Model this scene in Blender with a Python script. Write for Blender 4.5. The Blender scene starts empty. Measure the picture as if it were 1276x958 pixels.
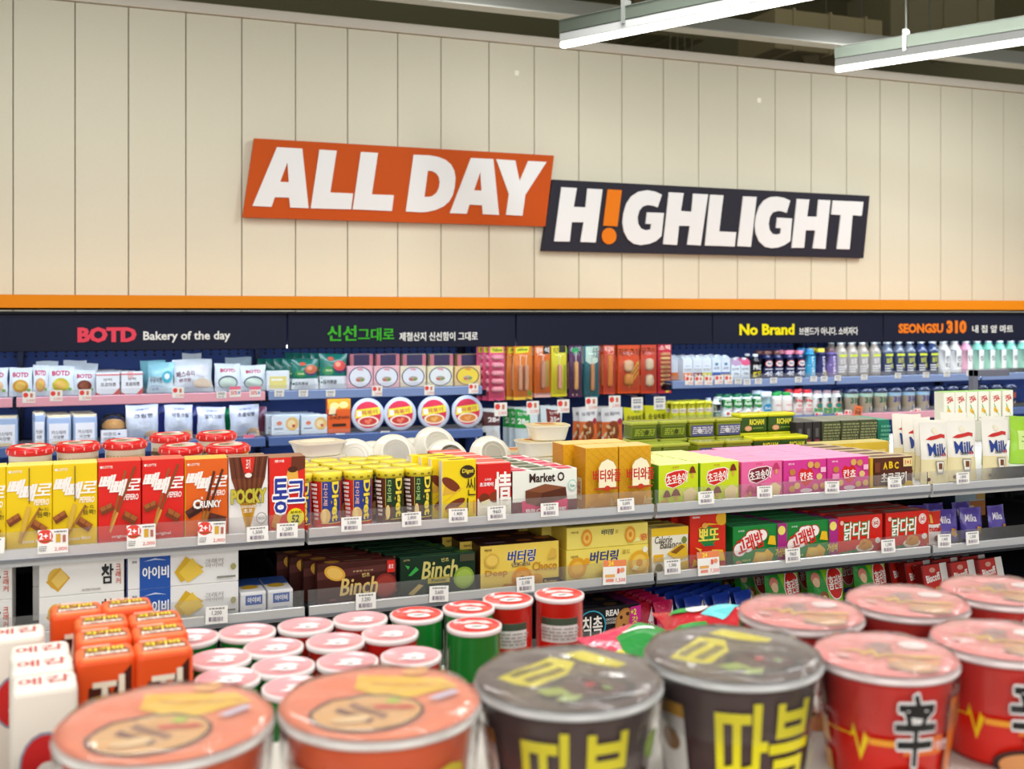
import bpy, bmesh, math, random
from mathutils import Vector, Matrix
from mathutils.geometry import tessellate_polygon
random.seed(7)
SC = bpy.context.scene
COL = bpy.context.collection
# ------------------------------------------------------------------ camera
F = 1320.0; CX = 638.0; HY = 392.0; H = 1.75
TH = math.radians(20.7); ST = math.sin(TH); CT = math.cos(TH)
cam = bpy.data.cameras.new('camera'); camo = bpy.data.objects.new('camera', cam); COL.objects.link(camo)
camo.location = (0, 0, H); camo.rotation_euler = (math.pi/2, 0, -TH)
cam.sensor_width = 36; cam.lens = 36*F/1276; cam.shift_y = -(479-HY)/1276
cam.clip_start = .05; cam.clip_end = 100
cam.dof.use_dof = True; cam.dof.focus_distance = 2.5; cam.dof.aperture_fstop = 5.4
SC.camera = camo
# ------------------------------------------------------------------ light, exposure
SC.view_settings.view_transform = 'Standard'; SC.view_settings.look = 'None'
SC.view_settings.gamma = 1; SC.view_settings.exposure = -0.05
wd = bpy.data.worlds.new('store_ambient'); SC.world = wd; wd.use_nodes = True
wd.node_tree.nodes['Background'].inputs[0].default_value = (1.0, .985, .96, 1)
wd.node_tree.nodes['Background'].inputs[1].default_value = 0.6
def area(name, loc, rot, sx, sy, power, col=(1, 1, 1), spread=180):
    l = bpy.data.lights.new(name, 'AREA'); l.shape = 'RECTANGLE'; l.size = sx; l.size_y = sy
    l.energy = power; l.color = col; l.spread = math.radians(spread)
    o = bpy.data.objects.new(name, l); o.location = loc; o.rotation_euler = rot; COL.objects.link(o); return o
# rows of ceiling lamps over the aisles (downlight), and an added fill light behind the camera
for i, (x, y, p) in enumerate([(-1.2, .9, 42), (1.2, .3, 42), (3.6, .6, 42), (0.0, 3.4, 41), (2.5, 3.4, 52), (5.2, 3.5, 66)]):
    area('ceiling_lamp_light', (x, y, H+1.75), (0, 0, math.radians(30)), .25, 2.2, p, (1, .98, .95))
area('rear_fill_light', (-.8, -2.6, H+.9), (math.radians(78), 0, math.radians(-14)), 4.5, 2.2, 95, (1, .975, .94))  # unseen fill, added to brighten the sides that face the camera
# ------------------------------------------------------------------ projection helpers
def at(x, y, Y):
    u = (x-CX)/F; v = (y-HY)/F; dy = CT-u*ST; t = Y/dy
    return (t*(ST+u*CT), H-v*t)
def X(x, Y): return at(x, HY, Y)[0]
def at_z(x, y, z):
    u = (x-CX)/F; v = (y-HY)/F; t = (H-z)/v
    return (t*(ST+u*CT), t*(CT-u*ST), z)
def lin(c):
    if isinstance(c, str):
        c = c.lstrip('#'); c = ''.join(q*2 for q in c) if len(c) == 3 else c
        c = [int(c[i:i+2], 16)/255 for i in (0, 2, 4)]
    return tuple(((a+.055)/1.055)**2.4 if a > .04045 else a/12.92 for a in c)+(1.0,)
# ------------------------------------------------------------------ materials, colour read from the face colours
MATS = {}
def mat(name, rough=.5, metal=0, alpha=1, coat=0, bump=0, bscale=60, emis=0, spec=.5, ior=1.45, grain=0.0):
    m = bpy.data.materials.new(name); m.use_nodes = True; nt = m.node_tree; b = nt.nodes['Principled BSDF']
    a = nt.nodes.new('ShaderNodeAttribute'); a.attribute_name = 'Col'
    col = a.outputs['Color']
    tc = nt.nodes.new('ShaderNodeTexCoord')
    if grain:
        n = nt.nodes.new('ShaderNodeTexNoise'); n.inputs['Scale'].default_value = bscale*2; nt.links.new(tc.outputs['Object'], n.inputs['Vector'])
        mr = nt.nodes.new('ShaderNodeMapRange'); mr.inputs[3].default_value = 1-grain; mr.inputs[4].default_value = 1+grain*.4
        nt.links.new(n.outputs['Fac'], mr.inputs[0])
        mx = nt.nodes.new('ShaderNodeVectorMath'); mx.operation = 'SCALE'; nt.links.new(col, mx.inputs[0]); nt.links.new(mr.outputs[0], mx.inputs['Scale'])
        col = mx.outputs[0]
    nt.links.new(col, b.inputs['Base Color'])
    b.inputs['Roughness'].default_value = rough; b.inputs['Metallic'].default_value = metal
    b.inputs['Alpha'].default_value = alpha; b.inputs['Coat Weight'].default_value = coat; b.inputs['Coat Roughness'].default_value = .06
    b.inputs['Specular IOR Level'].default_value = spec
    if bump:
        n = nt.nodes.new('ShaderNodeTexNoise'); n.inputs['Scale'].default_value = bscale; nt.links.new(tc.outputs['Object'], n.inputs['Vector'])
        bp = nt.nodes.new('ShaderNodeBump'); bp.inputs['Strength'].default_value = bump; bp.inputs['Distance'].default_value = .01
        nt.links.new(n.outputs['Fac'], bp.inputs['Height']); nt.links.new(bp.outputs[0], b.inputs['Normal'])
        nt.links.new(bp.outputs[0], b.inputs['Coat Normal'])
    if emis:
        nt.links.new(a.outputs['Color'], b.inputs['Emission Color']); b.inputs['Emission Strength'].default_value = emis
    MATS[name] = m
mat('card', .4, coat=.05, spec=.3)
mat('gloss', .2, coat=.15, spec=.4)
mat('matte', .65, grain=.04)
mat('paint', .6, bump=.05, bscale=180, grain=.03, spec=.2)
mat('foil', .24, coat=.35, bump=.35, bscale=35)
def clearmat(name, rough, bump, haze, tint=.97, bscale=22, ior=1.4):
    m = bpy.data.materials.new(name); m.use_nodes = True; nt = m.node_tree; nt.nodes.clear(); N = nt.nodes.new; K = nt.links.new
    out = N('ShaderNodeOutputMaterial'); tr = N('ShaderNodeBsdfTransparent'); tr.inputs[0].default_value = (tint, tint, tint, 1)
    gl = N('ShaderNodeBsdfGlossy'); gl.inputs['Roughness'].default_value = rough; df = N('ShaderNodeBsdfDiffuse'); df.inputs[0].default_value = (.9, .9, .9, 1)
    fr_ = N('ShaderNodeFresnel'); fr_.inputs[0].default_value = ior
    if bump:
        tc = N('ShaderNodeTexCoord'); n = N('ShaderNodeTexNoise'); n.inputs['Scale'].default_value = bscale; K(tc.outputs['Object'], n.inputs['Vector'])
        bp = N('ShaderNodeBump'); bp.inputs['Strength'].default_value = bump; bp.inputs['Distance'].default_value = .01; K(n.outputs['Fac'], bp.inputs['Height'])
        K(bp.outputs[0], gl.inputs['Normal']); K(bp.outputs[0], fr_.inputs['Normal'])
    m1 = N('ShaderNodeMixShader'); m1.inputs[0].default_value = haze; K(tr.outputs[0], m1.inputs[1]); K(df.outputs[0], m1.inputs[2])
    m2 = N('ShaderNodeMixShader'); K(fr_.outputs[0], m2.inputs[0]); K(m1.outputs[0], m2.inputs[1]); K(gl.outputs[0], m2.inputs[2])
    K(m2.outputs[0], out.inputs[0]); MATS[name] = m
clearmat('film', .1, .45, .02, ior=1.28)
mat('lidfoil', .38, spec=.35, bump=.25, bscale=30)
clearmat('clear', .06, 0, .06)
clearmat('wrap', .12, .5, .10, ior=1.33, bscale=18)
mat('liquid', .08, coat=.3, spec=.6)
mat('metal', .32, metal=.75, bump=.03, bscale=200)
mat('food', .5, bump=.4, bscale=140, grain=.2)
mat('lamp', .4, emis=6.0)
mat('coolled', .4, emis=14.0)
mat('coveled', .4, emis=1.8)
# ------------------------------------------------------------------ text outlines as flat polygons
_TX = {}
def text_polys(s, bold=.015):
    k = (s, bold)
    if k in _TX: return _TX[k]
    c = bpy.data.curves.new('t', 'FONT'); c.body = s; c.size = 1; c.resolution_u = 2; c.offset = bold
    o = bpy.data.objects.new('t', c); m = o.to_mesh()
    vs = [(v.co.x, v.co.y) for v in m.vertices]; fs = [tuple(p.vertices) for p in m.polygons]
    o.to_mesh_clear(); bpy.data.objects.remove(o); bpy.data.curves.remove(c)
    _TX[k] = (vs, fs); return _TX[k]
def clip(poly, ax, val, keep_less):
    out = []
    for i in range(len(poly)):
        a, b = poly[i], poly[(i+1) % len(poly)]
        ia = (a[ax] <= val) == keep_less or a[ax] == val; ib = (b[ax] <= val) == keep_less or b[ax] == val
        if ia: out.append(a)
        if ia != ib and b[ax] != a[ax]:
            t = (val-a[ax])/(b[ax]-a[ax]); out.append((a[0]+t*(b[0]-a[0]), a[1]+t*(b[1]-a[1])))
    return out
def strips(poly, ax, n):
    lo = min(p[ax] for p in poly); hi = max(p[ax] for p in poly); res = []
    for i in range(int(math.floor(lo*n)), int(math.ceil(hi*n))):
        q = poly
        if lo < i/n: q = clip(q, ax, i/n, False)
        if len(q) > 2 and hi > (i+1)/n: q = clip(q, ax, (i+1)/n, True)
        if len(q) > 2: res.append(q)
    return res
# art items, all in fractions of the printed face, y upwards
def R(x0, y0, x1, y1, c): return ('p', [(x0, y0), (x1, y0), (x1, y1), (x0, y1)], c)
def P(pts, c): return ('p', pts, c)
def E(cx, cy, rx, ry, c, n=18, rot=0):
    ca, sa = math.cos(rot), math.sin(rot)
    return ('p', [(cx+rx*math.cos(a)*ca-ry*math.sin(a)*sa, cy+ry*math.sin(a)*ca+rx*math.cos(a)*sa) for a in [2*math.pi*i/n for i in range(n)]], c)
def T(s, x0, y0, x1, y1, c, b=.02, sh=0, ol=None, ow=.03, rot=0, sm=0):
    if any(ord(q) > 0x2e80 for q in s): b = min(b, .014); sm = min(sm, .016)
    return ('t', s, x0, y0, x1, y1, c, b, sh, ol, ow, rot, sm)
def lines(x0, y0, x1, y1, n, c, seed=1, k=3):
    r = random.Random(seed); out = []
    for i in range(n):
        y = y0+(y1-y0)*(i+.5)/n; hh = (y1-y0)/n*.28; x = x0
        while x < x1-.02:
            w = (x1-x0)*r.uniform(.08, .3); out.append(R(x, y-hh, min(x+w, x1), y+hh, c)); x += w+(x1-x0)*.04
    return out
def bars(x0, y0, x1, y1, n, c, seed=2):
    r = random.Random(seed); s = (x1-x0)/n
    return [R(x0+i*s, y0, x0+i*s+s*r.uniform(.25, .7), y1, c) for i in range(n)]
# ------------------------------------------------------------------ mesh builder
class MB:
    def __init__(s): s.v = []; s.f = []; s.c = []; s.m = []; s.mn = []; s.sm = []
    def mi(s, name):
        if name not in s.mn: s.mn.append(name)
        return s.mn.index(name)
    def add(s, vs, fs, col, m='card', smooth=False):
        b = len(s.v); s.v += [tuple(v) for v in vs]; k = s.mi(m)
        cl = col if isinstance(col, list) else None
        if cl is None: c1 = lin(col)
        for i, f in enumerate(fs):
            s.f.append(tuple(b+j for j in f)); s.c.append(lin(cl[i]) if cl else c1); s.m.append(k); s.sm.append(smooth)
        return s
    def box(s, x0, x1, y0, y1, z0, z1, col, m='card', ch=0, top=None, left=None, front=None, right=None):
        if ch:
            bm = bmesh.new(); bmesh.ops.create_cube(bm, size=1)
            for v in bm.verts: v.co = Vector(((x0+x1)/2+v.co.x*(x1-x0), (y0+y1)/2+v.co.y*(y1-y0), (z0+z1)/2+v.co.z*(z1-z0)))
            bmesh.ops.bevel(bm, geom=bm.edges[:], offset=ch, segments=1 if ch < .004 else 3, affect='EDGES', profile=.5)
            bm.normal_update(); bm.verts.index_update()
            vs = [v.co[:] for v in bm.verts]; fs = [[v.index for v in f.verts] for f in bm.faces]; cs = []
            for f in bm.faces:
                n = f.normal
                cs.append(top if top and n.z > .7 else left if left and n.x < -.7 else right if right and n.x > .7 else front if front and n.y < -.7 else col)
            bm.free(); return s.add(vs, fs, cs, m)
        vs = [(x0, y0, z0), (x1, y0, z0), (x1, y1, z0), (x0, y1, z0), (x0, y0, z1), (x1, y0, z1), (x1, y1, z1), (x0, y1, z1)]
        return s.add(vs, [(0, 3, 2, 1), (4, 5, 6, 7), (0, 1, 5, 4), (1, 2, 6, 5), (2, 3, 7, 6), (3, 0, 4, 7)],
                     [col, top or col, front or col, right or col, col, left or col], m)
    def lathe(s, prof, col, m='gloss', n=24, cols=None, c=(0, 0), smooth=True):
        vs = []; fs = []; cs = []
        for r, z in prof:
            for i in range(n):
                a = 2*math.pi*i/n; vs.append((c[0]+r*math.sin(a), c[1]-r*math.cos(a), z))
        for k in range(len(prof)-1):
            for i in range(n):
                j = (i+1) % n; fs.append((k*n+i, k*n+j, (k+1)*n+j, (k+1)*n+i)); cs.append(cols[k] if cols else col)
        s.add(vs, fs, cs, m, smooth)
        L = len(prof)-1
        if prof[0][0] > 1e-4: s.add(vs[:n], [tuple(range(n-1, -1, -1))], cs[0], m)
        if prof[-1][0] > 1e-4: s.add(vs[L*n:], [tuple(range(n))], cs[-1], m)
        return s
    def tube(s, a, b, r, col, m='metal', n=8):
        a = Vector(a); b = Vector(b); d = (b-a).normalized(); q = d.to_track_quat('Z', 'Y'); vs = []
        for p in (a, b):
            for i in range(n): vs.append((p+q @ Vector((r*math.cos(2*math.pi*i/n), r*math.sin(2*math.pi*i/n), 0)))[:])
        fs = [(i, (i+1) % n, n+(i+1) % n, n+i) for i in range(n)]+[tuple(range(n-1, -1, -1)), tuple(range(n, 2*n))]
        return s.add(vs, fs, col, m)
    def capsule(s, x, y, z0, z1, r, col, m='food', bend=0, n=10):
        prof = []
        for i in range(5): a = math.pi/2*i/4; prof.append((max(r*math.sin(a), .0001), z0+r-r*math.cos(a)))
        for i in range(5): a = math.pi/2*i/4; prof.append((max(r*math.cos(a), .0001), z1-r+r*math.sin(a)))
        return s.lathe(prof, col, m, n, c=(x, y))
    def art(s, items, fn, eps=.0003, nu=1, nv=1, m='card', k0=1, asp=1.0):
        k = k0
        for it in items:
            if it[0] == 'p':
                pts, c = it[1], it[2]
                tris = [tuple(pts[j] for j in t) for t in tessellate_polygon([[Vector((p[0], p[1], 0)) for p in pts]])] if len(pts) > 4 else [pts]
                s._flat(tris, fn, eps*k, nu, nv, c, m)
            else:
                _, st, x0, y0, x1, y1, c, b, sh, ol, ow, rot, sm = it
                vs, fs = text_polys(st, b)
                if not vs: continue
                vs = [(p[0]+sh*p[1], p[1]) for p in vs]
                lx = min(p[0] for p in vs); hx = max(p[0] for p in vs); ly = min(p[1] for p in vs); hy = max(p[1] for p in vs)
                ca, sa = math.cos(rot), math.sin(rot); mx, my = (x0+x1)/2, (y0+y1)/2
                def tr(p):
                    X_ = x0+(p[0]-lx)/(hx-lx)*(x1-x0); Y_ = y0+(p[1]-ly)/(hy-ly)*(y1-y0)
                    if rot:
                        dx, dy = (X_-mx), (Y_-my)*asp; X_ = mx+dx*ca-dy*sa; Y_ = my+(dx*sa+dy*ca)/asp
                    return (X_, Y_)
                if ol:
                    for q in range(8):
                        dx, dy = ow*math.cos(q*math.pi/4), ow*math.sin(q*math.pi/4)
                        s._flat([[tr((vs[i][0]+dx, vs[i][1]+dy)) for i in f] for f in fs], fn, eps*(k+q*.05), nu, nv, ol, m)
                    k += 1
                for d in ([0] if not sm else [-sm, 0, sm]):
                    s._flat([[tr((vs[i][0]+d, vs[i][1])) for i in f] for f in fs], fn, eps*k, nu, nv, c, m); k += .4
            k += 1
        return s
    def _flat(s, polys, fn, e, nu, nv, col, m):
        vs = []; fs = []
        for p in polys:
            if min(q[0] for q in p) < 0: p = clip(p, 0, 0, False)
            if len(p) > 2 and max(q[0] for q in p) > 1: p = clip(p, 0, 1, True)
            if len(p) > 2 and min(q[1] for q in p) < 0: p = clip(p, 1, 0, False)
            if len(p) > 2 and max(q[1] for q in p) > 1: p = clip(p, 1, 1, True)
            if len(p) < 3: continue
            ps = strips(p, 0, nu) if nu > 1 else [p]
            if nv > 1: ps = [r for q in ps for r in strips(q, 1, nv)]
            for q in ps:
                ar = sum(q[i][0]*q[(i+1) % len(q)][1]-q[(i+1) % len(q)][0]*q[i][1] for i in range(len(q)))
                if ar < 0: q = q[::-1]
                fs.append(tuple(range(len(vs), len(vs)+len(q)))); vs += [fn(a, b, e) for a, b in q]
        s.add(vs, fs, col, m)
    def mesh(s, name):
        me = bpy.data.meshes.new(name); me.from_pydata(s.v, [], s.f)
        at_ = me.color_attributes.new('Col', 'FLOAT_COLOR', 'CORNER'); d = []
        for f, c in zip(s.f, s.c): d += list(c)*len(f)
        at_.data.foreach_set('color', d)
        for n in s.mn: me.materials.append(MATS[n])
        me.polygons.foreach_set('material_index', s.m); me.polygons.foreach_set('use_smooth', s.sm)
        me.update(); return me
def fr(w, h): return lambda u, v, e: ((u-.5)*w, -e, v*h)
def lf(w, d, h): return lambda u, v, e: (-w/2-e, (1-u)*d, v*h)
def tp(w, d, h): return lambda u, v, e: ((u-.5)*w, v*d, h+e)
# ------------------------------------------------------------------ objects
LINK = []; _LIFT = {}
def ob(name, me, parent=None, loc=(0, 0, 0), rot=(0, 0, 0)):
    if isinstance(me, MB): me = me.mesh(name)
    o = bpy.data.objects.new(name, me); o.location = loc; o.rotation_euler = rot; o.parent = parent; LINK.append(o); return o
def tag(o, label, cat, group=None):
    o['label'] = label; o['category'] = cat
    if group: o['group'] = group
    return o
def struct(name, me, **k):
    o = ob(name, me, **k); o['kind'] = 'structure'; return o
# proto: (thing name, category, [(part name, mesh, [(sub name, mesh)])])
def inst(proto, loc, label, group=None, rz=0, rx=0, ry=0, seat=True):
    if len(label.split()) > 16: print('LONG', len(label.split()), label)
    name, cat, parts = proto
    if (rx or ry) and seat:
        M3 = Matrix.Rotation(rz, 3, 'Z') @ Matrix.Rotation(ry, 3, 'Y') @ Matrix.Rotation(rx, 3, 'X'); r3 = M3[2]; k = (id(parts), round(rx, 3), round(ry, 3))
        if k not in _LIFT: _LIFT[k] = min(r3[0]*v.co[0]+r3[1]*v.co[1]+r3[2]*v.co[2] for p in parts for v in p[1].vertices)
        loc = (loc[0], loc[1], loc[2]-_LIFT[k]+.0003)
    if len(parts) == 1 and not parts[0][2]:
        return tag(ob(name, parts[0][1], loc=loc, rot=(rx, ry, rz)), label, cat, group)
    r = ob(name, None, loc=loc, rot=(rx, ry, rz)); tag(r, label, cat, group)
    for pn, me, subs in parts:
        p = ob(pn, me, parent=r)
        for sn, sm_ in subs: ob(sn, sm_, parent=p)
    return r
def proto(name, cat, *parts):
    return (name, cat, [(p[0], p[1].mesh(p[0]), [(q[0], q[1].mesh(q[0])) for q in (p[2] if len(p) > 2 else [])]) for p in parts])
ORD = 'first second third fourth fifth sixth seventh eighth ninth tenth eleventh twelfth thirteenth fourteenth fifteenth'.split()
def row(pr, desc, group, xs, Y, z, deep, pitch, ref, jit=.002, dx=0):
    """columns of one product running back from the shelf edge; XS: world X of the columns"""
    for i, x in enumerate(xs):
        for j in range(deep):
            if len(xs) == 1: lb = f'{desc} beside {ref}, front one' if j == 0 else f'{desc} beside {ref}, {ORD[j-1]} behind the front'
            else: lb = f'{desc}, front one, {ORD[i]} from {ref}' if j == 0 else f'{desc}, {ORD[j-1]} behind, {ORD[i]} column from {ref}'
            if deep == 1: lb = f'{desc}, {ORD[i]} from {ref}' if len(xs) > 1 else f'{desc} beside {ref}'
            inst(pr, (x+dx*j+(random.uniform(-jit, jit) if j else 0), Y+j*pitch, z), lb, group if len(xs)*deep > 1 else None)
def dims(xl, xr, yt, Y, z):
    a = X(xl, Y); b = X(xr, Y); return b-a, at((xl+xr)/2, yt, Y)[1]-z, (a+b)/2
def mids(pairs, Y): return [(X(a, Y)+X(b, Y))/2 for a, b in pairs]
# ================================================================== the setting
YW = 5.6; YH = 5.1
ZT = at(630, 43, YW)[1]                       # top edge of the panelled wall
struct('floor', MB().box(-9, 12, -5, 9, -.05, 0, '#b9b4aa', 'paint'))
struct('ceiling', MB().box(-9, 13, -5, 9.5, H+3.0, H+3.1, '#8f8b68', 'paint'))
struct('wall_back', MB().box(-9, 13, YW+.02, YW+.12, 0, ZT, '#8b7a5c', 'matte'))
wb = LINK[-1]
struct('wall_far', MB().box(-9, 13, 9.3, 9.4, 0, H+3.0, '#8f8b6a', 'paint'))
px = [93.6, 160, 231.4, 301, 367.8, 432.6, 495, 548.8, 608.5, 664.9, 720.3, 773.9, 825.5, 869.5, 917.8, 964.6, 1009.5, 1053.5, 1095.1, 1131, 1170.7, 1209.9]
xs_ = [X(p, YW) for p in px]
wreg = (xs_[6]-xs_[1])/5
for k in range(5): xs_.insert(0, xs_[0]-wreg)
for k in range(8): xs_.append(xs_[-1]+wreg)
for a, b in zip(xs_, xs_[1:]):
    ob('wall_panel', MB().box(a+.0022, b-.0022, YW-.012, YW+.022, H+.01, ZT-.055, '#dcd9c5', 'matte', ch=.002), parent=wb)
ob('wall_cap', MB().box(-9, 13, YW-.03, YW+.14, ZT-.052, ZT, '#d9d4c8', 'paint', ch=.004), parent=wb)
# services above the partition
def beam(name, a, b, w, h, col, m='metal', parent=None):
    a = Vector(a); b = Vector(b); L = (b-a).length; mb = MB().box(0, L, -w/2, w/2, 0, h, col, m)
    return ob(name, mb, parent=parent, loc=a, rot=(0, 0, math.atan2((b-a).y, (b-a).x)))
def rod(name, x, y, z0, z1, parent, r=.005): return ob(name, MB().tube((x, y, z0), (x, y, z1), r, '#8d9088', 'metal', 6), parent=parent)
zc = at(1000, 53, 5.3)[1]
ch = ob('steel_channel', None, loc=(0, 0, 0))
tag(ch, 'galvanised steel channel running across above the panelled wall', 'channel')
ob('channel_web', MB().box(-1.5, 9, 5.28, 5.30, zc, zc+.09, '#a9aca8', 'metal'), parent=ch)
ob('channel_flange', MB().box(-1.5, 9, 5.24, 5.34, zc-.008, zc, '#d5d6d2', 'metal'), parent=ch)
for k in range(6): rod('hanger_rod', -.6+1.8*k, 5.29, zc+.09, H+3.0, ch)
def duct(label, px0, px1, y0, y1, Y, d, col):
    xa, za = at(px0, y0, Y); xb, zb = at(px1, y1, Y)
    r = ob('air_duct', MB().box(xa, xb, Y, Y+d, zb, max(za, zb+.3), col, 'paint', ch=.01)); tag(r, label, 'duct')
    for k in range(3):
        xx = xa+(xb-xa)*(k+.5)/3; ob('duct_seam', MB().box(xx-.01, xx+.01, Y-.012, Y+d, zb-.012, max(za, zb+.3)+.01, col, 'paint'), parent=r)
        rod('hanger_rod', xx, Y+.05, max(za, zb+.3), H+3.0, r)
duct('beige metal air duct hanging above the wall behind the steel channel', 966, 1100, 30, 74, 6.6, .5, '#b5a983')
duct('dark olive air duct far above the wall beside the first lamp', 790, 880, -10, 50, 8.0, .5, '#8a8260')
duct('olive air duct above the wall behind the second lamp', 1110, 1240, -20, 62, 7.6, .6, '#a09a78')
pr_ = ob('ceiling_pipe', MB().tube(at_z(1010, 70, H+1.95), (6.4, 8.5, H+2.15), .06, '#7d7357', 'paint', 12))
tag(pr_, 'thick tan pipe slanting up above the panelled wall', 'pipe')
for k in range(4):
    xx = X(835+9*k, 7.0); o = ob('hanging_rod', MB().tube((xx, 7, ZT-.4), (xx, 7, H+3), .006, '#8d8b76', 'metal', 6))
    tag(o, f'thin vertical hanger rod above the wall, {ORD[k]} from the first lamp', 'rod', 'hanger rods')
# ---- LED strip lamps
dxl, dyl = .505, -.863; ang = math.atan2(dyl, dxl)
def led(px0, py0, label, base=None):
    x, y, z = base or at_z(px0, py0, H+1.262)
    r = ob('strip_lamp', None, loc=(x, y, z), rot=(0, 0, ang)); tag(r, label, 'lamp', 'strip lamps')
    L = 3.0
    ob('light_tube', MB().box(0, L, -.016, .016, 0, .026, '#fffdf6', 'lamp', ch=.006), parent=r)
    ob('lamp_housing', MB().box(0, L, -.020, .020, .026, .066, '#b4b8b8', 'paint', ch=.003), parent=r)
    ob('cable_tray', MB().box(0, L, -.022, .022, .068, .125, '#7c877c', 'metal').box(0, L, -.026, .026, .125, .128, '#8f968f', 'metal'), parent=r)
    for k in range(3):
        c = ob('hanger_clip', MB().box(.35+1.1*k, .37+1.1*k, -.027, .027, .05, .16, '#b5bab7', 'metal'), parent=r)
        ob('hanger_rod', MB().tube((.36+1.1*k, 0, .16), (.36+1.1*k, 0, 1.7), .005, '#9a9d98', 'metal', 6), parent=c)
e1 = at_z(700, 60, H+1.262); e2 = at_z(1042, 90, H+1.262)
led(700, 60, 'glowing strip lamp hanging above the orange sign board', e1)
led(1042, 90, 'glowing strip lamp hanging beside the steel channel above the wall', e2)
# ---- the two sign boards
SG = 5.55
def spx(sheet, p):
    ox, oy, s = {1: (300, 165, 200/1276), 2: (490, 165, 200/1276), 3: (670, 215, 210/1276), 4: (880, 215, 210/1276)}[sheet]
    return at(ox+p[0]*s, oy+p[1]*s, SG)
def slab(name, outer, holes, y0, y1, col, m, parent):
    loops = [outer]+holes; vs = []; fs = []
    for q in tessellate_polygon([[Vector((a, b, 0)) for a, b in l] for l in loops]): fs.append(tuple(q))
    flat = [p for l in loops for p in l]; n = len(flat)
    def ar(f): return sum(flat[f[i]][0]*flat[f[(i+1) % 3]][1]-flat[f[(i+1) % 3]][0]*flat[f[i]][1] for i in range(3))
    fs = [f if ar(f) > 0 else f[::-1] for f in fs]
    vs = [(a, y0, b) for a, b in flat]+[(a, y1, b) for a, b in flat]; f2 = list(fs)+[tuple(n+i for i in f[::-1]) for f in fs]
    b = 0
    for l in loops:
        k = len(l)
        for i in range(k): f2.append((b+i, b+(i+1) % k, n+b+(i+1) % k, n+b+i))
        b += k
    return ob(name, MB().add(vs, f2, col, m), parent=parent)
def board(label, corners, col):
    r = ob('sign_board', None, loc=(0, 0, 0)); tag(r, label, 'sign')
    slab('panel', [at(x, y, SG) for x, y in corners], [], SG, SG+.025, col, 'paint', r)
    return r
s1 = board('tilted orange sign board with white slanted capitals on the wall', [(316.5, 172.5), (689.8, 194), (679, 282), (302, 270.7)], '#c4500e')
s2 = board('dark slate sign board with white capitals and orange exclamation mark', [(688.3, 223.6), (1083.7, 244), (1076, 321.6), (675, 312.5)], '#2a2935')
for c in list(LINK):
    if c.parent == s1: c.location.y = -.006
WH = '#eceef0'; OR = '#e87d12'
LET = [(s1, 1, [[(285,120),(486,131),(536,604),(390,598),(382,520),(268,517),(242,593),(90,586)],[(368,240),(379,397),(311,395)]], WH),
 (s1, 1, [[(622,139),(760,148),(708,479),(889,487),(873,613),(553,605)]], WH),
 (s1, 1, [[(951,157),(1087,165),(1038,494),(1213,500),(1197,626),(886,613)]], WH),
 (s1, 2, [[(157,180),(280,184),(350,196),(410,220),(455,258),(480,305),(490,365),(483,440),(468,500),(440,550),(395,590),(335,617),(265,634),(210,636),(95,630)],[(270,307),(305,310),(335,325),(357,355),(364,395),(358,440),(340,480),(305,508),(275,514),(243,513)]], WH),
 (s1, 2, [[(612,205),(790,214),(835,657),(706,651),(701,581),(600,575),(579,648),(444,643)],[(687,315),(696,464),(637,462)]], WH),
 (s1, 2, [[(813,215),(964,225),(998,388),(1066,229),(1212,237),(1044,497),(1021,664),(890,657),(913,490)]], WH),
 (s2, 3, [[(176,111),(293,118),(269,260),(358,264),(372,122),(487,128),(435,530),(320,525),(344,377),(254,376),(239,523),(121,521)]], WH),
 (s2, 3, [[(526,128),(633,134),(600,408),(492,402)]], OR),
 (s2, 3, [[(537+55*math.cos(a/24*6.2832), 481+62*math.sin(a/24*6.2832)) for a in range(24)]], OR),
 (s2, 3, [[(936,168),(905,264),(870,252),(830,246),(790,258),(765,290),(752,340),(757,390),(780,425),(815,438),(850,430),(856,390),(813,388),(823,302),(952,307),(933,482),(890,520),(840,540),(778,549),(725,540),(680,505),(650,450),(638,380),(645,310),(668,235),(705,180),(760,145),(825,134),(885,145)]], WH),
 (s2, 3, [[(989,150),(1101,156),(1080,291),(1160,297),(1172,160),(1285,166),(1230,552),(1127,546),(1148,405),(1065,403),(1051,549),(946,542)]], WH),
 (s2, 4, [[(25,168),(126,173),(93,446),(222,452),(211,560),(-14,552)]], WH),
 (s2, 4, [[(275,181),(377,184),(334,562),(231,557)]], WH),
 (s2, 4, [[(631,213),(604,306),(570,294),(540,290),(500,302),(478,335),(468,385),(475,435),(498,465),(530,470),(556,462),(562,421),(523,420),(532,341),(645,348),(631,520),(590,548),(540,568),(490,573),(440,562),(395,520),(370,460),(364,400),(372,330),(395,260),(430,212),(480,186),(530,182),(585,192)]], WH),
 (s2, 4, [[(681,200),(776,205),(759,333),(832,335),(844,206),(935,211),(897,578),(801,573),(821,438),(748,437),(736,570),(642,570)]], WH),
 (s2, 4, [[(953,212),(1185,222),(1172,328),(1103,323),(1080,581),(983,578),(1014,322),(942,317)]], WH)]
for par, sh_, loops, c in LET:
    l2 = [[spx(sh_, p) for p in l] for l in loops]
    o = slab('letter', l2[0], l2[1:], SG-.008, SG-.0005, c, 'paint', par)
    if par is s1: o.location.y = -.006
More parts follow.
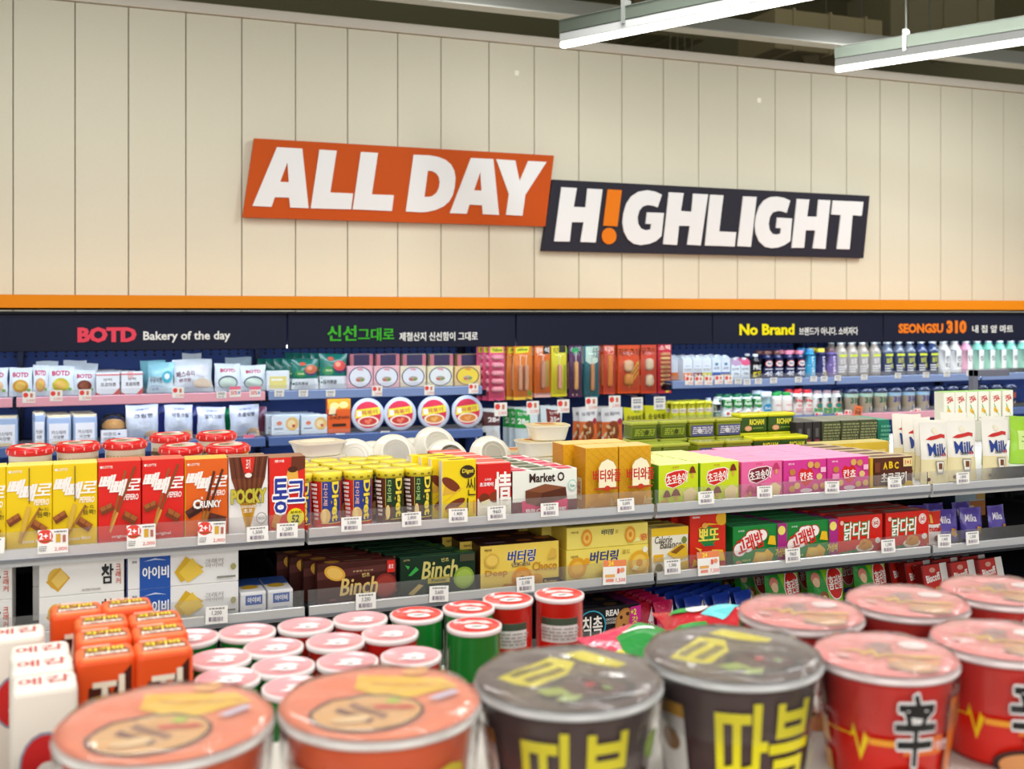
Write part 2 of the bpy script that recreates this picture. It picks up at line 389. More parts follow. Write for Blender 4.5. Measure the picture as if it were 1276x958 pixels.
# ================================================================== wall cooler
ck = ob('display_cooler', None, loc=(0, 0, 0)); tag(ck, 'long open wall cooler with navy header lettering under an orange band', 'cooler')
XA, XB = -1.9, 7.6
NV = '#262a3c'
ob('canopy_band', MB().box(XA, XB, YH-.02, YW-.06, H+.022, H+.03, '#ea880a', 'paint').box(XA, XB, YH-.02, YH, H+.022, H+.088, '#ea880a', 'paint'), parent=ck)
ob('cove_light', MB().box(XA, XB, YW-.22, YW-.18, H+.031, H+.045, '#f8fbe0', 'coveled'), parent=ck)
ob('canopy_top', MB().box(XA, XB, YH+.03, YW-.05, H-.02, H+.015, '#3b3a33', 'matte'), parent=ck)
ob('header_trim', MB().box(XA, XB, YH-.012, YH+.03, H+.004, H+.014, '#15161c', 'paint'), parent=ck)
hb = [XA, X(358, YH), X(643, YH), X(928, YH)*0+X(643, YH)+(X(643, YH)-X(358, YH)), XB]
hb = [XA, X(358, YH), X(643, YH)]
while hb[-1] < XB: hb.append(hb[-1]+(X(643, YH)-X(358, YH)))
hps = []
for a, b in zip(hb, hb[1:]):
    hps.append((a, b, ob('header_panel', MB().box(a+.003, b-.003, YH, YH+.03, H-.163, H+.003, '#1b1e33', 'paint', ch=.003), parent=ck)))
def head_text(s, x0, x1, y0, y1, col, b=.02, sh=0, sm=0, name='header_lettering'):
    xa, xb = X(x0, YH), X(x1, YH); xm = (x0+x1)/2
    z1 = at(xm, y0, YH)[1]; z0 = at(xm, y1, YH)[1]
    par = [p for a, c, p in hps if a <= (xa+xb)/2 <= c][0]
    ob(name, MB().art([T(s, 0, 0, 1, 1, col, b, sh, sm=sm)], lambda u, v, e: (xa+u*(xb-xa), YH-.003-e, z0+v*(z1-z0)), m='paint'), parent=par)
head_text('BOTD', 96.5, 170, 407.5, 426.5, '#e8475c', .05, sm=.01)
head_text('Bakery of the day', 178.5, 287, 412.5, 426.5, '#ecebe8', .022)
head_text('신선', 408, 444, 405.5, 424.5, '#3fae2a', .03, sm=.02)
head_text('그대로', 446, 491, 408.5, 424.5, '#3fae2a', .03, sm=.02)
head_text('제철산지 신선함이 그대로', 497.5, 595, 413.5, 424.5, '#f0f0ee', .02, sm=.01)
head_text('No Brand', 921, 989.5, 403.5, 417.5, '#f2e413', .03, sm=.015)
head_text('브랜드가 아니다. 소비자다', 995.5, 1068.5, 407.5, 417.5, '#f0f0ee', .02, sm=.01)
head_text('SEONGSU', 1119, 1175, 403, 415, '#ef7d20', .05)
head_text('310', 1179, 1204, 399, 415.5, '#ef7d20', .06)
head_text('내 집 앞 마트', 1211, 1262, 405, 414.5, '#f0f0ee', .02, sm=.01)
# interior
back = ob('back_panel', MB().box(XA, XB, 5.56, 5.58, .1, H-.02, '#3c5290', 'paint'), parent=ck)
pf = MB()
for r_ in range(2):
    for c_ in range(0, 150):
        xx = XA+.3+c_*.045; pf.box(xx-.006, xx+.006, 5.557, 5.56, H-.185-r_*.02, H-.173-r_*.02, '#10172c', 'matte')
po = ob('perforation', pf, parent=back); po['kind'] = 'stuff'
ob('cooler_plinth', MB().box(XA, XB, 4.85, 5.55, 0, .42, '#1c2030', 'paint', ch=.01).box(XA, XB, 4.85, 4.88, .42, .52, '#30343f', 'paint'), parent=ck)
ob('end_panel', MB().box(XA-.04, XA, 4.85, 5.58, 0, H+.02, NV, 'paint', ch=.01), parent=ck)
ob('end_panel', MB().box(XB, XB+.04, 4.85, 5.58, 0, H+.02, NV, 'paint', ch=.01), parent=ck)
Z1, Z2, Z3 = H-.37, H-.59, H-.86
YS = 5.18
bays = [X(332, YS)+k*(X(835, YS)-X(332, YS))/2 for k in range(-2, 6)]
ob('header_light', MB().box(XA+.05, XB-.05, YH+.04, YH+.06, H-.16, H-.148, '#e6f2ff', 'coolled'), parent=ck)
cooler_shelves = []
for lvl, (z, yf) in enumerate([(Z1, YS), (Z2, YS-.01), (Z3, YS-.06)]):
    for k in range(len(bays)-1):
        a, b = bays[k]+.008, bays[k+1]-.008
        if k == 3 and lvl < 2: continue
        pink = (lvl == 0 and k <= 1) or (lvl == 1 and k == 5)
        sh = ob('shelf', MB().box(a, b, yf, 5.555, z-.014, z-.0006, '#46557c', 'paint'), parent=ck)
        ob('price_rail', MB().box(a, b, yf-.016, yf-.002, z-.04, z+.003, '#e9a9bb' if pink else ('#8298c8' if lvl == 0 else '#5a72ac'), 'gloss', ch=.002), parent=sh)
        ob('shelf_light', MB().box(a+.03, b-.03, yf+.01, yf+.03, z-.022, z-.015, '#e6f2ff', 'coolled'), parent=sh)
        ob('front_lip', MB().box(a, b, yf+.002, yf+.005, z, z+.03, '#dfe9f5', 'clear'), parent=sh)
        cooler_shelves.append((a, b, z, yf, sh))
for x in bays:
    u_ = ob('upright', MB().box(x-.012, x+.012, 5.50, 5.556, .5, H-.03, '#1b2236', 'metal'), parent=ck)
    for z, yf in ((Z1, YS), (Z2, YS)):
        ob('bracket', MB().box(x-.006, x+.006, YS+.02, 5.5, z-.05, z-.016, '#141824', 'metal').box(x-.02, x+.02, YS, YS+.03, z-.05, z-.02, '#20263a', 'metal'), parent=u_)
# hanging bars over the middle bays
HK = ob('hanging_bar', MB().box(bays[3]+.02, bays[4]-.02, 5.45, 5.47, H-.163, H-.143, '#3a4054', 'metal').box(bays[3]+.02, bays[4]-.02, 5.45, 5.47, H-.46, H-.44, '#3a4054', 'metal'), parent=ck)
# ================================================================== snack shelves (double sided island unit)
ZA, ZB, ZC = H-.427, H-.578, H-.725
YG = 2.07
gd = ob('shelf_island', None, loc=(0, 0, 0)); tag(gd, 'long black island shelf unit carrying the biscuit boxes', 'shelving')
jw = (X(1160, YG)-X(382, YG))/2; j0 = X(382, YG)
js = [j0+k*jw for k in range(-3, 5)]
snack_shelves = []
BK = '#15161c'
for lvl, z in enumerate([ZA, ZB, ZC]):
    for k in range(len(js)-1):
        a, b = js[k]+.004, js[k+1]-.004; yb = 3.08 if lvl == 0 else 2.6
        sh = ob('shelf', MB().box(a, b, YG+.004, yb, z-.022, z-.0006, '#22242b' if lvl else '#cfd0d2', 'paint'), parent=gd)
        ob('price_rail', MB().box(a, b, YG-.004, YG+.004, z-.014, z+.011, '#e6e8ec', 'metal', ch=.001).box(a, b, YG-.007, YG-.0045, z-.012, z-.006, '#8a8e96', 'metal'), parent=sh)
        ob('front_lip', MB().box(a, b, YG+.006, YG+.009, z+.001, z+.04, '#eef2f6', 'clear'), parent=sh)
        snack_shelves.append((a, b, z, YG, sh))
        if lvl: ob('shelf_bracket', MB().box(js[k]-.003, js[k]+.003, YG+.1, 2.6, z-.05, z-.022, BK, 'metal'), parent=sh)
    
ob('center_panel', MB().box(js[0], js[-1], 2.60, 2.62, .12, ZA-.022, '#1a1c24', 'paint'), parent=gd)
for x in js:
    p = ob('upright', MB().box(x-.025, x+.025, 2.572, 2.60, .1, ZA-.022, '#181b24', 'metal'), parent=gd)
    sl = MB()
    for i in range(20):
        for s in (-1, 1): sl.box(x+s*.011-.004, x+s*.011+.004, 2.570, 2.572, ZA-.06-.045*i, ZA-.035-.045*i, '#050608', 'matte')
    q = ob('slots', sl, parent=p); q['kind'] = 'stuff'
ob('base_deck', MB().box(js[0], js[-1], YG-.05, 3.1, 0, .14, BK, 'paint', ch=.01), parent=gd)
ob('lower_shelf', MB().box(js[0], js[-1], YG, 2.6, H-1.1, H-1.08, '#22242b', 'paint'), parent=gd)
# ================================================================== price tags clipped on the rails
def price_mesh(kind, txt, w, h):
    m = MB().box(-w/2, w/2, 0, .0015, -h/2, h/2, '#f7f5f2', 'card'); f = lambda u, v, e: ((u-.5)*w, -e, (v-.5)*h)
    if kind == 's': it = lines(.15, .8, .85, .95, 1, '#8a8886', 3)+[T(txt, .28, .48, .72, .74, '#4a4a52', .0)]+bars(.15, .15, .8, .4, 14, '#6a5570')
    elif kind == 'p': it = [E(.24, .72, .26, .3, '#e8443a'), T('2+1', .04, .6, .44, .88, '#ffffff', .03), R(.06, .5, .5, .54, '#7b5a20'), T(txt, .55, .08, .97, .25, '#e0443e', .0), R(.6, .45, .75, .8, '#d8a830'), R(.82, .45, .92, .75, '#b86a60')]+lines(.05, .1, .3, .35, 3, '#999')+lines(.55, .86, .95, .96, 1, '#666')
    elif kind == 'o': it = [R(0, .74, 1, 1, '#ee8b56'), T('24', .22, .77, .45, .97, '#ffe040', .03), R(.08, .3, .5, .42, '#e8b060'), R(.12, .12, .45, .24, '#e8907a'), T(txt, .55, .08, .96, .26, '#e0443e', .0), E(.82, .58, .1, .1, '#ee9a70'), R(.6, .45, .7, .66, '#e8584a')]
    elif kind == 'k': it = [R(0, .7, 1, 1, '#f07a9a'), T('50%', .1, .2, .7, .6, '#e0485a', .02), E(.84, .4, .1, .16, '#7aa6d8')]
    elif kind == 'c': it = [E(.25, .7, .2, .22, '#ee4a44'), T(txt, .3, .08, .95, .34, '#e05a5a', 0), R(.6, .5, .8, .85, '#d07a5a')]
    else: it = lines(.15, .5, .85, .9, 2, '#7d8894', 5)+bars(.2, .15, .8, .38, 8, '#8a93a8')
    return m.art(it, f, eps=.0002)
PT = {}
def price(x, y, kind, txt, w, h, shelves, Y, tilt=-.12):
    xx, zz = at(x, y, Y)
    s = [q for q in shelves if q[0]-.02 <= xx <= q[1]+.02 and abs(q[2]-zz) < .09]
    if not s: s = [min(shelves, key=lambda q: abs((q[0]+q[1])/2-xx)+4*abs(q[2]-zz))]
    k = (kind, txt, w, h)
    if k not in PT: PT[k] = price_mesh(*k).mesh('price_tag')
    zz = min(zz, s[0][2]+.022); ob('price_tag', PT[k], parent=s[0][4], loc=(xx, Y, zz), rot=(tilt*.5, random.uniform(-.02, .05), 0))
for x, y, k, t in [(66, 672, 'p', '2,000'), (176, 668, 'p', '2,000'), (264, 664, 'p', '2,000'), (321, 665, 's', '1,500'), (358, 661, 's', '1,200'), (438, 653, 's', '3,000'), (513, 647, 's', '2,800'),
    (571, 642, 's', '1,400'), (619, 639, 's', '960'), (685, 635, 's', '3,200'), (780, 629, 's', '3,000'), (880, 620, 's', '1,200'), (953, 613, 's', '1,200'), (1037, 607, 's', '1,200'), (1115, 600, 's', '1,200'), (1200, 594, 's', '1,800'), (-10, 680, 's', '1,200')]:
    price(x, y, k, t, *((.05, .042) if k == 'p' else (.04, .028)), snack_shelves, YG-.009)
for x, y, k, t in [(-20, 786, 's', '1,200'), (270, 766, 's', '1,200'), (456, 749, 's', '3,200'), (547, 740, 's', '3,600'), (655, 728, 's', '3,100'), (766, 711, 'o', '1,500'), (838, 706, 's', '1,300'), (883, 697, 'o', '7,500'),
    (988, 691, 's', '960'), (1107, 680, 's', '1,290'), (1177, 673, 's', '1,400'), (1212, 669, 's', '1,300')]:
    price(x, y, k, t, *((.055, .052) if k == 'o' else (.04, .032)), snack_shelves, YG-.009)
YP = YS-.019
for x, y, k in [(36, 495, 'c'), (70, 493, 'c'), (106, 492, 'c'), (222, 489, 'c'), (276, 492, 'n'), (293, 488, 'k'), (318, 488, 'k'), (348, 490, 'n'), (378, 490, 'n'), (412, 490, 'n'), (470, 487, 'c'), (535, 486, 'c'), (590, 484, 'c'),
    (310, 548, 'k'), (365, 548, 'n'), (398, 547, 'n'), (424, 544, 'n'), (480, 541, 'n'), (560, 540, 'n'),
    (859, 474, 'c'), (871, 474, 'c'), (883, 474, 'c'), (896, 473, 'c'), (908, 473, 'c'), (920, 475, 'n'), (931, 476, 'n'), (945, 475, 'n'), (964, 474, 'n'), (995, 473, 'n'), (1014, 472, 'n'), (1027, 472, 'n'), (1044, 471, 'n'), (1077, 470, 'n'), (1119, 468, 'n'), (1154, 467, 'n'), (1180, 466, 'n'), (1208, 465, 'n'),
    (858, 530, 'c'), (871, 530, 'c'), (883, 530, 'c'), (903, 527, 'c'), (930, 525, 'c'), (944, 524, 'c'), (965, 523, 'c'), (1020, 519, 'c'), (1045, 519, 'c'), (1057, 516, 'c'), (1138, 514, 'n'), (1143, 514, 'c')]:
    price(x, y, k, '2,000' if k == 'c' else '', .052 if k in 'ck' else .045, .05 if k in 'ck' else .032, cooler_shelves, YP, .1)

for x, y in ((644, 91), (946, 125)):
    xx, zz = at(x, y, YW-.012); ob('wall_sticker', MB().box(xx-.012, xx+.012, YW-.0135, YW-.012, zz-.014, zz+.014, '#fbfae8', 'card'), parent=wb)
# ================================================================== products on the island shelves
YF = 2.10
def carton(xl, xr, yt, z, depth, col, art, top=None, left=None, arts_left=None, arts_top=None, Y=YF, ch=.0012, h=None, name='snack_box', cat='box'):
    w, hh, c = dims(xl, xr, yt, Y, z); h = h or hh; w -= .001
    m = MB().box(-w/2, w/2, 0, depth, 0, h, col, 'card', ch=ch, top=top, left=left)
    pm = MB().art(art, fr(w, h), asp=h/w)
    if arts_left: pm.art(arts_left, lf(w, depth, h), asp=h/depth)
    if arts_top: pm.art(arts_top, tp(w, depth, h), asp=depth/w)
    return proto(name, cat, ('carton', m), ('printed_front', pm)), w, h
# --- stick biscuits
def stick(x0, y0, x1, y1, w, c1, c2):
    dx, dy = x1-x0, y1-y0; L = math.hypot(dx, dy); nx, ny = -dy/L*w, dx/L*w*.5
    s = .3; mx, my = x0+dx*s, y0+dy*s
    return [P([(x0-nx, y0-ny), (x0+nx, y0+ny), (mx+nx, my+ny), (mx-nx, my-ny)], c1), P([(mx-nx, my-ny), (mx+nx, my+ny), (x1+nx, y1+ny), (x1-nx, y1-ny)], c2)]
def choc(cx, cy, s, r, c='#7a3d1c', c2='#a8622e', asp=.55):
    ca, sa = math.cos(r), math.sin(r); q = lambda x, y: (cx+(x*ca-y*sa)*s, cy+(x*sa+y*ca)*s*asp)
    return [P([q(-1, -.6), q(1, -.6), q(1, .5), q(-1, .5)], c), P([q(-.8, -.1), q(.8, -.1), q(1, .5), q(-1, .5)], c2), P([q(-.05, -.6), q(.05, -.6), q(.05, .5), q(-.05, .5)], c)]
def pep(kind):
    a = [T('LOTTE', .12, .915, .34, .945, '#f4e8e0'), E(.08, .93, .03, .016, '#f4e8e0')]
    st1 = stick(.28, .16, .86, .93, .028, '#d8a04a', '#8a4a20'); st2 = stick(.3, .22, .64, .88, .028, '#c08a3a', '#9a5a28')
    if kind == 'red': a += st2
    wt = '#fbf6f2'
    a += [T('빼', .02, .66, .42, .84, wt, .03, .25, sm=.02), T('빼', .27, .58, .68, .78, wt, .03, .25, sm=.02), T('로', .62, .64, .99, .78, wt, .03, .25, sm=.02)]
    a += [T('PEPERO', .6, .53, .94, .6, wt, .02, .2)]
    if kind == 'red': a += [st1[1]]+choc(.2, .44, .15, .35)+choc(.74, .32, .17, -.5)+st1[:1]+[T('original', .32, .08, .68, .125, wt, .02)]
    if kind == 'yellow': a += [R(.49, .55, .51, .97, '#5a4212')]+stick(.3, .1, .5, .52, .05, '#c89a2a', '#d8b040')+stick(.34, .16, .74, .5, .03, '#b07a2a', '#a8702a')+choc(.17, .38, .15, .5)+choc(.72, .28, .17, -.6)+[T('누드', .72, .46, .93, .5, '#3a2a10'), T('듬뿍!', .68, .39, .96, .45, '#3a2a10', .02), T('cocoa filled', .36, .1, .84, .14, wt, .02)]
    if kind == 'crunky': a += [R(.62, 0, 1, .0+.001, '#f0a020')]+stick(.4, .12, .88, .86, .03, '#a8702a', '#5a2a18')+stick(.36, .14, .68, .84, .03, '#a8702a', '#5a2a18')+choc(.2, .36, .18, .5, '#3a1c18', '#5a2e24')+choc(.74, .24, .2, -.3, '#3a1c18', '#5a2e24')+[T('x', .36, .5, .42, .53, wt), T('C', .18, .38, .36, .5, wt, .05, ol='#2a2420'), T('RUNKY', .34, .39, .84, .48, wt, .04, .1, ol='#2a2420')]
    return a
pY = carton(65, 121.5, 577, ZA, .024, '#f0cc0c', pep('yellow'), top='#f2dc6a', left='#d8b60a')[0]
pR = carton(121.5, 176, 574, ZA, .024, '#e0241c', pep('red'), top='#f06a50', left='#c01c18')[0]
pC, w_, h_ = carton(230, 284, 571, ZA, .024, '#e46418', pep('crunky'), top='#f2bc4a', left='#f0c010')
# orange to yellow diagonal corner of the third stick box
for pn, me, sub in []: pass
row(pY, 'yellow chocolate stick box', 'yellow stick biscuit boxes', [X(-22, YF)]+mids([(8, 64.5), (65, 121.5)], YF)[0:2], YF, ZA, 2, .026, 'the shelf end by the white trays')
row(pR, 'red chocolate stick box', 'red stick biscuit boxes', mids([(121.5, 176), (176, 230)], YF), YF, ZA, 2, .026, 'the yellow stick boxes')
row(pC, 'orange crunchy chocolate stick box', 'orange stick biscuit boxes', mids([(230, 284)], YF), YF, ZA, 2, .026, 'the red stick boxes')
pk = [P([(.0, 1), (1, 1), (.93, .72), (.07, .72)], '#6a3420'), P([(.07, .72), (.93, .72), (.72, .42), (.28, .42)], '#7a3e22'), P([(.28, .42), (.72, .42), (.52, .04), (.46, .04)], '#e0a828')]
pk += [P([(i*.085+.02, 1), (i*.085+.035, 1), (.5+(i-5.5)*.045, .42), (.49+(i-5.5)*.045, .42)], '#3a1a10' if i % 2 else '#96542e') for i in range(1, 12)]
pk += [P([(.49+(i-2)*.07, .42), (.505+(i-2)*.07, .42), (.5, .06), (.49, .06)], '#a87818') for i in range(5)]
pk += [P([(.3, 1), (.66, 1), (.6, .8), (.38, .8)], '#d8281c'), T('포키', .43, .84, .54, .98, '#f8e8e0'), E(.49, .77, .09, .03, '#f8e8e0'),
       T('POCKY', .05, .41, .96, .6, '#c8b83c', .05, ol='#6a6a1a'), T('CHOCOLATE', .3, .355, .68, .39, '#f8f4ea', .02), T('초코', .36, .3, .6, .345, '#f8f4ea', .02), E(.82, .22, .14, .075, '#b8b4b0'), E(.82, .22, .11, .06, '#f4f2f0'), T('RICH', .74, .2, .9, .235, '#888', .02)]
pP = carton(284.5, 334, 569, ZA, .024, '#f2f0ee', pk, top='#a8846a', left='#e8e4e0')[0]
row(pP, 'white box with fan of biscuit sticks', 'fan print stick biscuit boxes', mids([(284.5, 334)], YF), YF, ZA, 2, .026, 'the orange stick box')
tk = [P([(.62, 1), (1, 1), (1, .84), (.78, .8), (.6, .88)], '#6a3018'), E(.64, .8, .12, .06, '#5a2a14'), P([(.42, .62), (.52, .84), (.78, .84), (.82, .64)], '#e8b048'), E(.65, .83, .14, .04, '#4a2010'), P([(.05, .1), (.2, .35), (.4, .3), (.2, .05)], '#d88a30'),
      T('롯데', .14, .93, .4, .965, '#fff4ee'), T('통', .1, .26, .52, .72, '#2a3a9a', .05, sm=.03, ol='#ffffff', ow=.06), T('크', .5, .4, .97, .68, '#2a3a9a', .05, sm=.03, ol='#ffffff', ow=.06), E(.72, .2, .24, .12, '#f2e41c'), T('52', .6, .13, .82, .23, '#2a2a2a', .03, .15), T('칼로리', .58, .25, .88, .285, '#3a3a2a'), P([(.3, .02), (.6, .08), (.9, .03)], '#6a3018')]
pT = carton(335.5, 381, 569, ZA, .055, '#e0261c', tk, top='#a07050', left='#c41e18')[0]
inst(pT, (X(358, YF), YF, ZA), 'tall red box with big blue lettering and chocolate filled stick')
# --- biscuit tubes with yellow lids
def scallop(r, z): return None
def tube_can(col, lab, txtc):
    r = .0292; h = .108
    b = MB().lathe([(r*.97, 0), (r, .004), (r, h-.004), (r*.98, h)], col, 'gloss', 28)
    fn = lambda u, v, e: ((r+e)*math.sin((u-.5)*3.0-.38), -(r+e)*math.cos((u-.5)*3.0-.38), .006+v*(h-.012))
    it = [R(.44, .04, .93, .97, '#e8c848'), R(.45, .06, .92, .955, lab)]+lines(.24, .1, .38, .9, 9, '#e8dcd8')
    it += [T('Diget', .0, 0, 1, 1, txtc)]; it.pop()
    for_t = T('Diget', .1, .30, .94, .75, '#f4dc40', .03, .12, ol='#6a4a10', rot=-math.pi/2)
    # rotated title runs down the tube
    g = lambda u, v, e: fn(.62+(v-.5)*.5, 1-u, e)
    p = MB().art(it, fn, nu=14, eps=.0002)
    gg = lambda u, v, e: fn(.73+(v-.5)*.27, .96-u*.92, e)
    p.art([T('Diget', .05, .1, .95, .95, '#f6de48', .035, ol='#5a3a10')], gg, nv=8, eps=.0002, k0=5)
    gh = lambda u, v, e: fn(.53+(v-.5)*.12, .9-u*.5, e)
    p.art([T('다이제', .05, .1, .95, .9, '#e8b8a8' if lab != '#1c3a1c' else '#a8c878', .02)], gh, nv=3, eps=.0002, k0=5)
    p.art([E(.53, .2, .11, .16, '#e8c070' if lab != '#1c3a1c' else '#5a2c14'), E(.5, .2, .05, .15, '#f4d890')], fn, nu=14, eps=.0002, k0=8)
    # scalloped lid
    vs = []; n = 32
    ld = MB().lathe([(r*1.0, h-.014), (r*1.03, h-.014), (r*1.03, h-.001), (r*.98, h+.002), (0.0001, h+.001)], '#ecd838', 'gloss', 32)
    for i in range(12):
        a = 2*math.pi*i/12; ld.box(-.003, .003, -r*1.035-.0006, -r*1.0, h-.010, h-.006, '#8a7a1a', 'gloss')
        k = len(ld.v)-8
        for q in range(8):
            x, y, z = ld.v[k+q]; ld.v[k+q] = (x*math.cos(a)-y*math.sin(a), x*math.sin(a)+y*math.cos(a), z)
    return proto('biscuit_tube', 'biscuit tube', ('tube', b), ('printed_label', p), ('lid', ld))
tR = tube_can('#c8281e', '#2c3c8c', '#f4dc40'); tB = tube_can('#5a2a18', '#1c3a1c', '#f4dc40')
xr = [X(380, YF)+.02]+[X(c, YF) for c in (411.5, 451)]; xb = [X(c, YF) for c in (491, 527)]
row(tR, 'red biscuit tube with yellow lid', 'red biscuit tubes', [X(411.5, YF)-.0595]+xr[1:], YF+.034, ZA, 4, .062, 'the tall red box', dx=-.012)
row(tB, 'brown biscuit tube with yellow lid', 'brown biscuit tubes', xb, YF+.034, ZA, 4, .062, 'the red biscuit tubes', dx=-.012)
# --- thin chocolate wafer box
sa = [P([(.02, .42), (.1, .6), (.35, .62), (.55, .5), (.3, .44)], '#e0b03a'), E(.27, .6, .28, .09, '#7a3418', rot=-.35), P([(.02, .3), (.5, .52), (.62, .54), (.1, .32)], '#e8b83a'), E(.38, .27, .3, .07, '#7a3418', rot=.25), E(.4, .17, .3, .05, '#d89a30'),
      E(.74, .8, .22, .11, '#3a2a16'), T('Diget', .58, .76, .92, .85, '#f4dc40', .02, .1), T('씬', .7, .4, .97, .7, '#3a2a16', .0), R(.72, .15, .76, .36, '#3a2a16'), R(.9, .1, .94, .32, '#e08a20')]
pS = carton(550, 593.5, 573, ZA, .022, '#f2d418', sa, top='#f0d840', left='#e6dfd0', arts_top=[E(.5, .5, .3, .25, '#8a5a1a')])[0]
row(pS, 'yellow thin biscuit box', 'yellow thin biscuit boxes', [X(572, YF)], YF, ZA, 4, .034, 'the brown biscuit tubes', dx=-.012)
# --- choco pie style box
ca_ = [R(0, 0, 1, .36, '#f4efdc'), P([(0, .36), (1, .36), (1, .46), (0, .4)], '#d8281e'), E(.2, .36, .16, .1, '#7a3014'), P([(.1, .3), (.36, .35), (.3, .27), (.14, .24)], '#f2e8b8'), E(.5, .38, .16, .1, '#8a3a18'), T('초코파이', .06, .58, .46, .66, '#fff', .03, sm=.02), T('오리온', .2, .69, .4, .73, '#fff'), T('情', .5, .22, .98, .84, '#fbf8f2', .05, sm=.02)]
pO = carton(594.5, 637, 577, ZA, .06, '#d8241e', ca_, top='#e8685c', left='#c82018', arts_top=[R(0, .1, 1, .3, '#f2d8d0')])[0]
row(pO, 'red and white marshmallow pie box', 'marshmallow pie boxes', [X(616, YF)], YF, ZA, 4, .063, 'the yellow thin boxes', dx=-.012)
mo = [R(0, 0, 1, .3, '#6a2430'), R(.15, 0, .85, .32, '#e02468'), T('Market O', .26, .72, .8, .93, '#3a2420', .03),
      P([(.2, .28), (.2, .55), (.5, .66), (.82, .58), (.84, .34), (.4, .18)], '#5a2c1a'), P([(.2, .55), (.5, .68), (.82, .58), (.45, .48)], '#8a5234'), P([(.2, .55), (.45, .48), (.4, .18), (.2, .28)], '#6e3c22'), E(.92, .62, .07, .13, '#b8dcd0'), E(.92, .62, .055, .1, '#eef2ea'), T('New', .88, .57, .96, .65, '#4aa088', .01, .2), T('BROWNIE', .2, .02, .82, .14, '#f8eef0', .05)]
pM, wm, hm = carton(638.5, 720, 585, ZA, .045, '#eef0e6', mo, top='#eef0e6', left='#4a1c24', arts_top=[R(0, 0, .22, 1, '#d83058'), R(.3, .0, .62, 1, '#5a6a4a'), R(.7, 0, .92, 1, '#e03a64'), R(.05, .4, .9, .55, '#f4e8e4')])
row(pM, 'cream and pink brownie box', 'brownie boxes', [X(679, YF)], YF, ZA, 5, .047, 'the marshmallow pie box', dx=-.008)
wf = [P([(x, y), (x+.012, y), (x+.262, y+.14), (x+.25, y+.14)], '#e8b830') for x in (0, .25, .5, .73) for y in (.05, .22, .39, .56, .73, .85)]
wf += [P([(x+.25, y), (x+.262, y), (x+.012, y+.14), (x, y+.14)], '#b8841a') for x in (0, .25, .5, .73) for y in (.05, .22, .39, .56, .73, .85)]
wf += [P([(.3, .36), (.86, .36), (.86, .7), (.78, .78), (.58, .84), (.38, .78), (.3, .7)], '#c89a2a'), P([(.32, .37), (.84, .37), (.84, .69), (.76, .77), (.58, .82), (.4, .77), (.32, .69)], '#f8efcc'), T('버터와플', .14, .46, .98, .66, '#c42a20', .02, sm=.02),
       R(.18, .34, .94, .37, '#b8461c'), E(.57, .355, .09, .045, '#c8381c'), P([(.02, .02), (.1, .16), (.4, .3), (.7, .22), (.6, .04)], '#d89a1c'), T('Butter', .66, .08, .94, .2, '#f8e8b0', .0, .3), E(.1, .05, .09, .035, '#f0d8c0')]
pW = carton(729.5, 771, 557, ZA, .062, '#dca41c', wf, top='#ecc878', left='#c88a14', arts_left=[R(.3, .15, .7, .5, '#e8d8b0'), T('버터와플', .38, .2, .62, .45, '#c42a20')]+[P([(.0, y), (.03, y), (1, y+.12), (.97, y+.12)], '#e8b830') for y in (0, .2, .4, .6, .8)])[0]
row(pW, 'golden waffle biscuit box with red lettering', 'waffle biscuit boxes', [X(750, YF), X(791.5, YF)], YF, ZA, 2, .075, 'the brownie boxes', dx=-.022)
# --- mushroom chocolate biscuit boxes (the printed cartoon child is left out)
def mush(base, heart, cap):
    a = [P([(.16, .62), (.2, .78), (.4, .84), (.62, .86), (.74, .8), (.72, .62), (.6, .5), (.36, .4), (.2, .46)], '#fff4ee'), P([(.18, .62), (.22, .76), (.4, .82), (.62, .84), (.72, .78), (.7, .62), (.58, .51), (.36, .42), (.22, .48)], heart),
         T('초코송이', .2, .5, .7, .76, '#fffaf4', .03, sm=.02, rot=.12), T('오리온', .34, .9, .5, .945, '#c03a30')]
    for x, y, s in ((.84, .8, .09), (.2, .24, .1), (.42, .26, .12)):
        a += [P([(x-s*.3, y-.16), (x+s*.3, y-.16), (x+s*.22, y), (x-s*.22, y)], '#e0a850'), P([(x-s, y-.04), (x+s, y-.04), (x+s*.5, y+.1), (x, y+.14), (x-s*.5, y+.1)], cap)]
    a += [P([(.6, .3), (.8, .42), (.95, .3), (.9, .08), (.62, .06)], '#f0d8a0'), E(.1, .08, .06, .05, '#e8b070')]
    return a
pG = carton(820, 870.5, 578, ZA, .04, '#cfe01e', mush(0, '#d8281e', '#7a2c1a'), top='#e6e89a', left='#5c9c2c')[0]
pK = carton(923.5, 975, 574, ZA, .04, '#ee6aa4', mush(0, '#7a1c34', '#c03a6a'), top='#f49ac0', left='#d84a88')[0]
row(pG, 'lime green mushroom biscuit box', 'lime mushroom biscuit boxes', mids([(820, 870.5), (871, 922)], YF), YF, ZA, 5, .044, 'the waffle boxes', dx=-.007)
row(pK, 'pink mushroom biscuit box', 'pink mushroom biscuit boxes', mids([(923.5, 975)], YF), YF, ZA, 5, .044, 'the lime boxes', dx=-.007)
kc = [P([(.34, .62), (.42, .76), (.52, .7), (.62, .76), (.7, .62), (.66, .38), (.52, .24), (.38, .38)], '#d8241e'), T('칸쵸', .38, .4, .68, .64, '#fff8f4', .03, sm=.02), T('롯데', .1, .86, .24, .91, '#ffe0f0')]
kc += [E(x, y, .07, .09, c) for x, y, c in ((.2, .66, '#c8843c'), (.62, .84, '#e0b060'), (.82, .5, '#e8c880'), (.3, .28, '#e8c070'), (.18, .2, '#d8a04c'), (.9, .24, '#e8b870'), (.76, .82, '#d89a4c'), (.72, .22, '#e0b468'))]
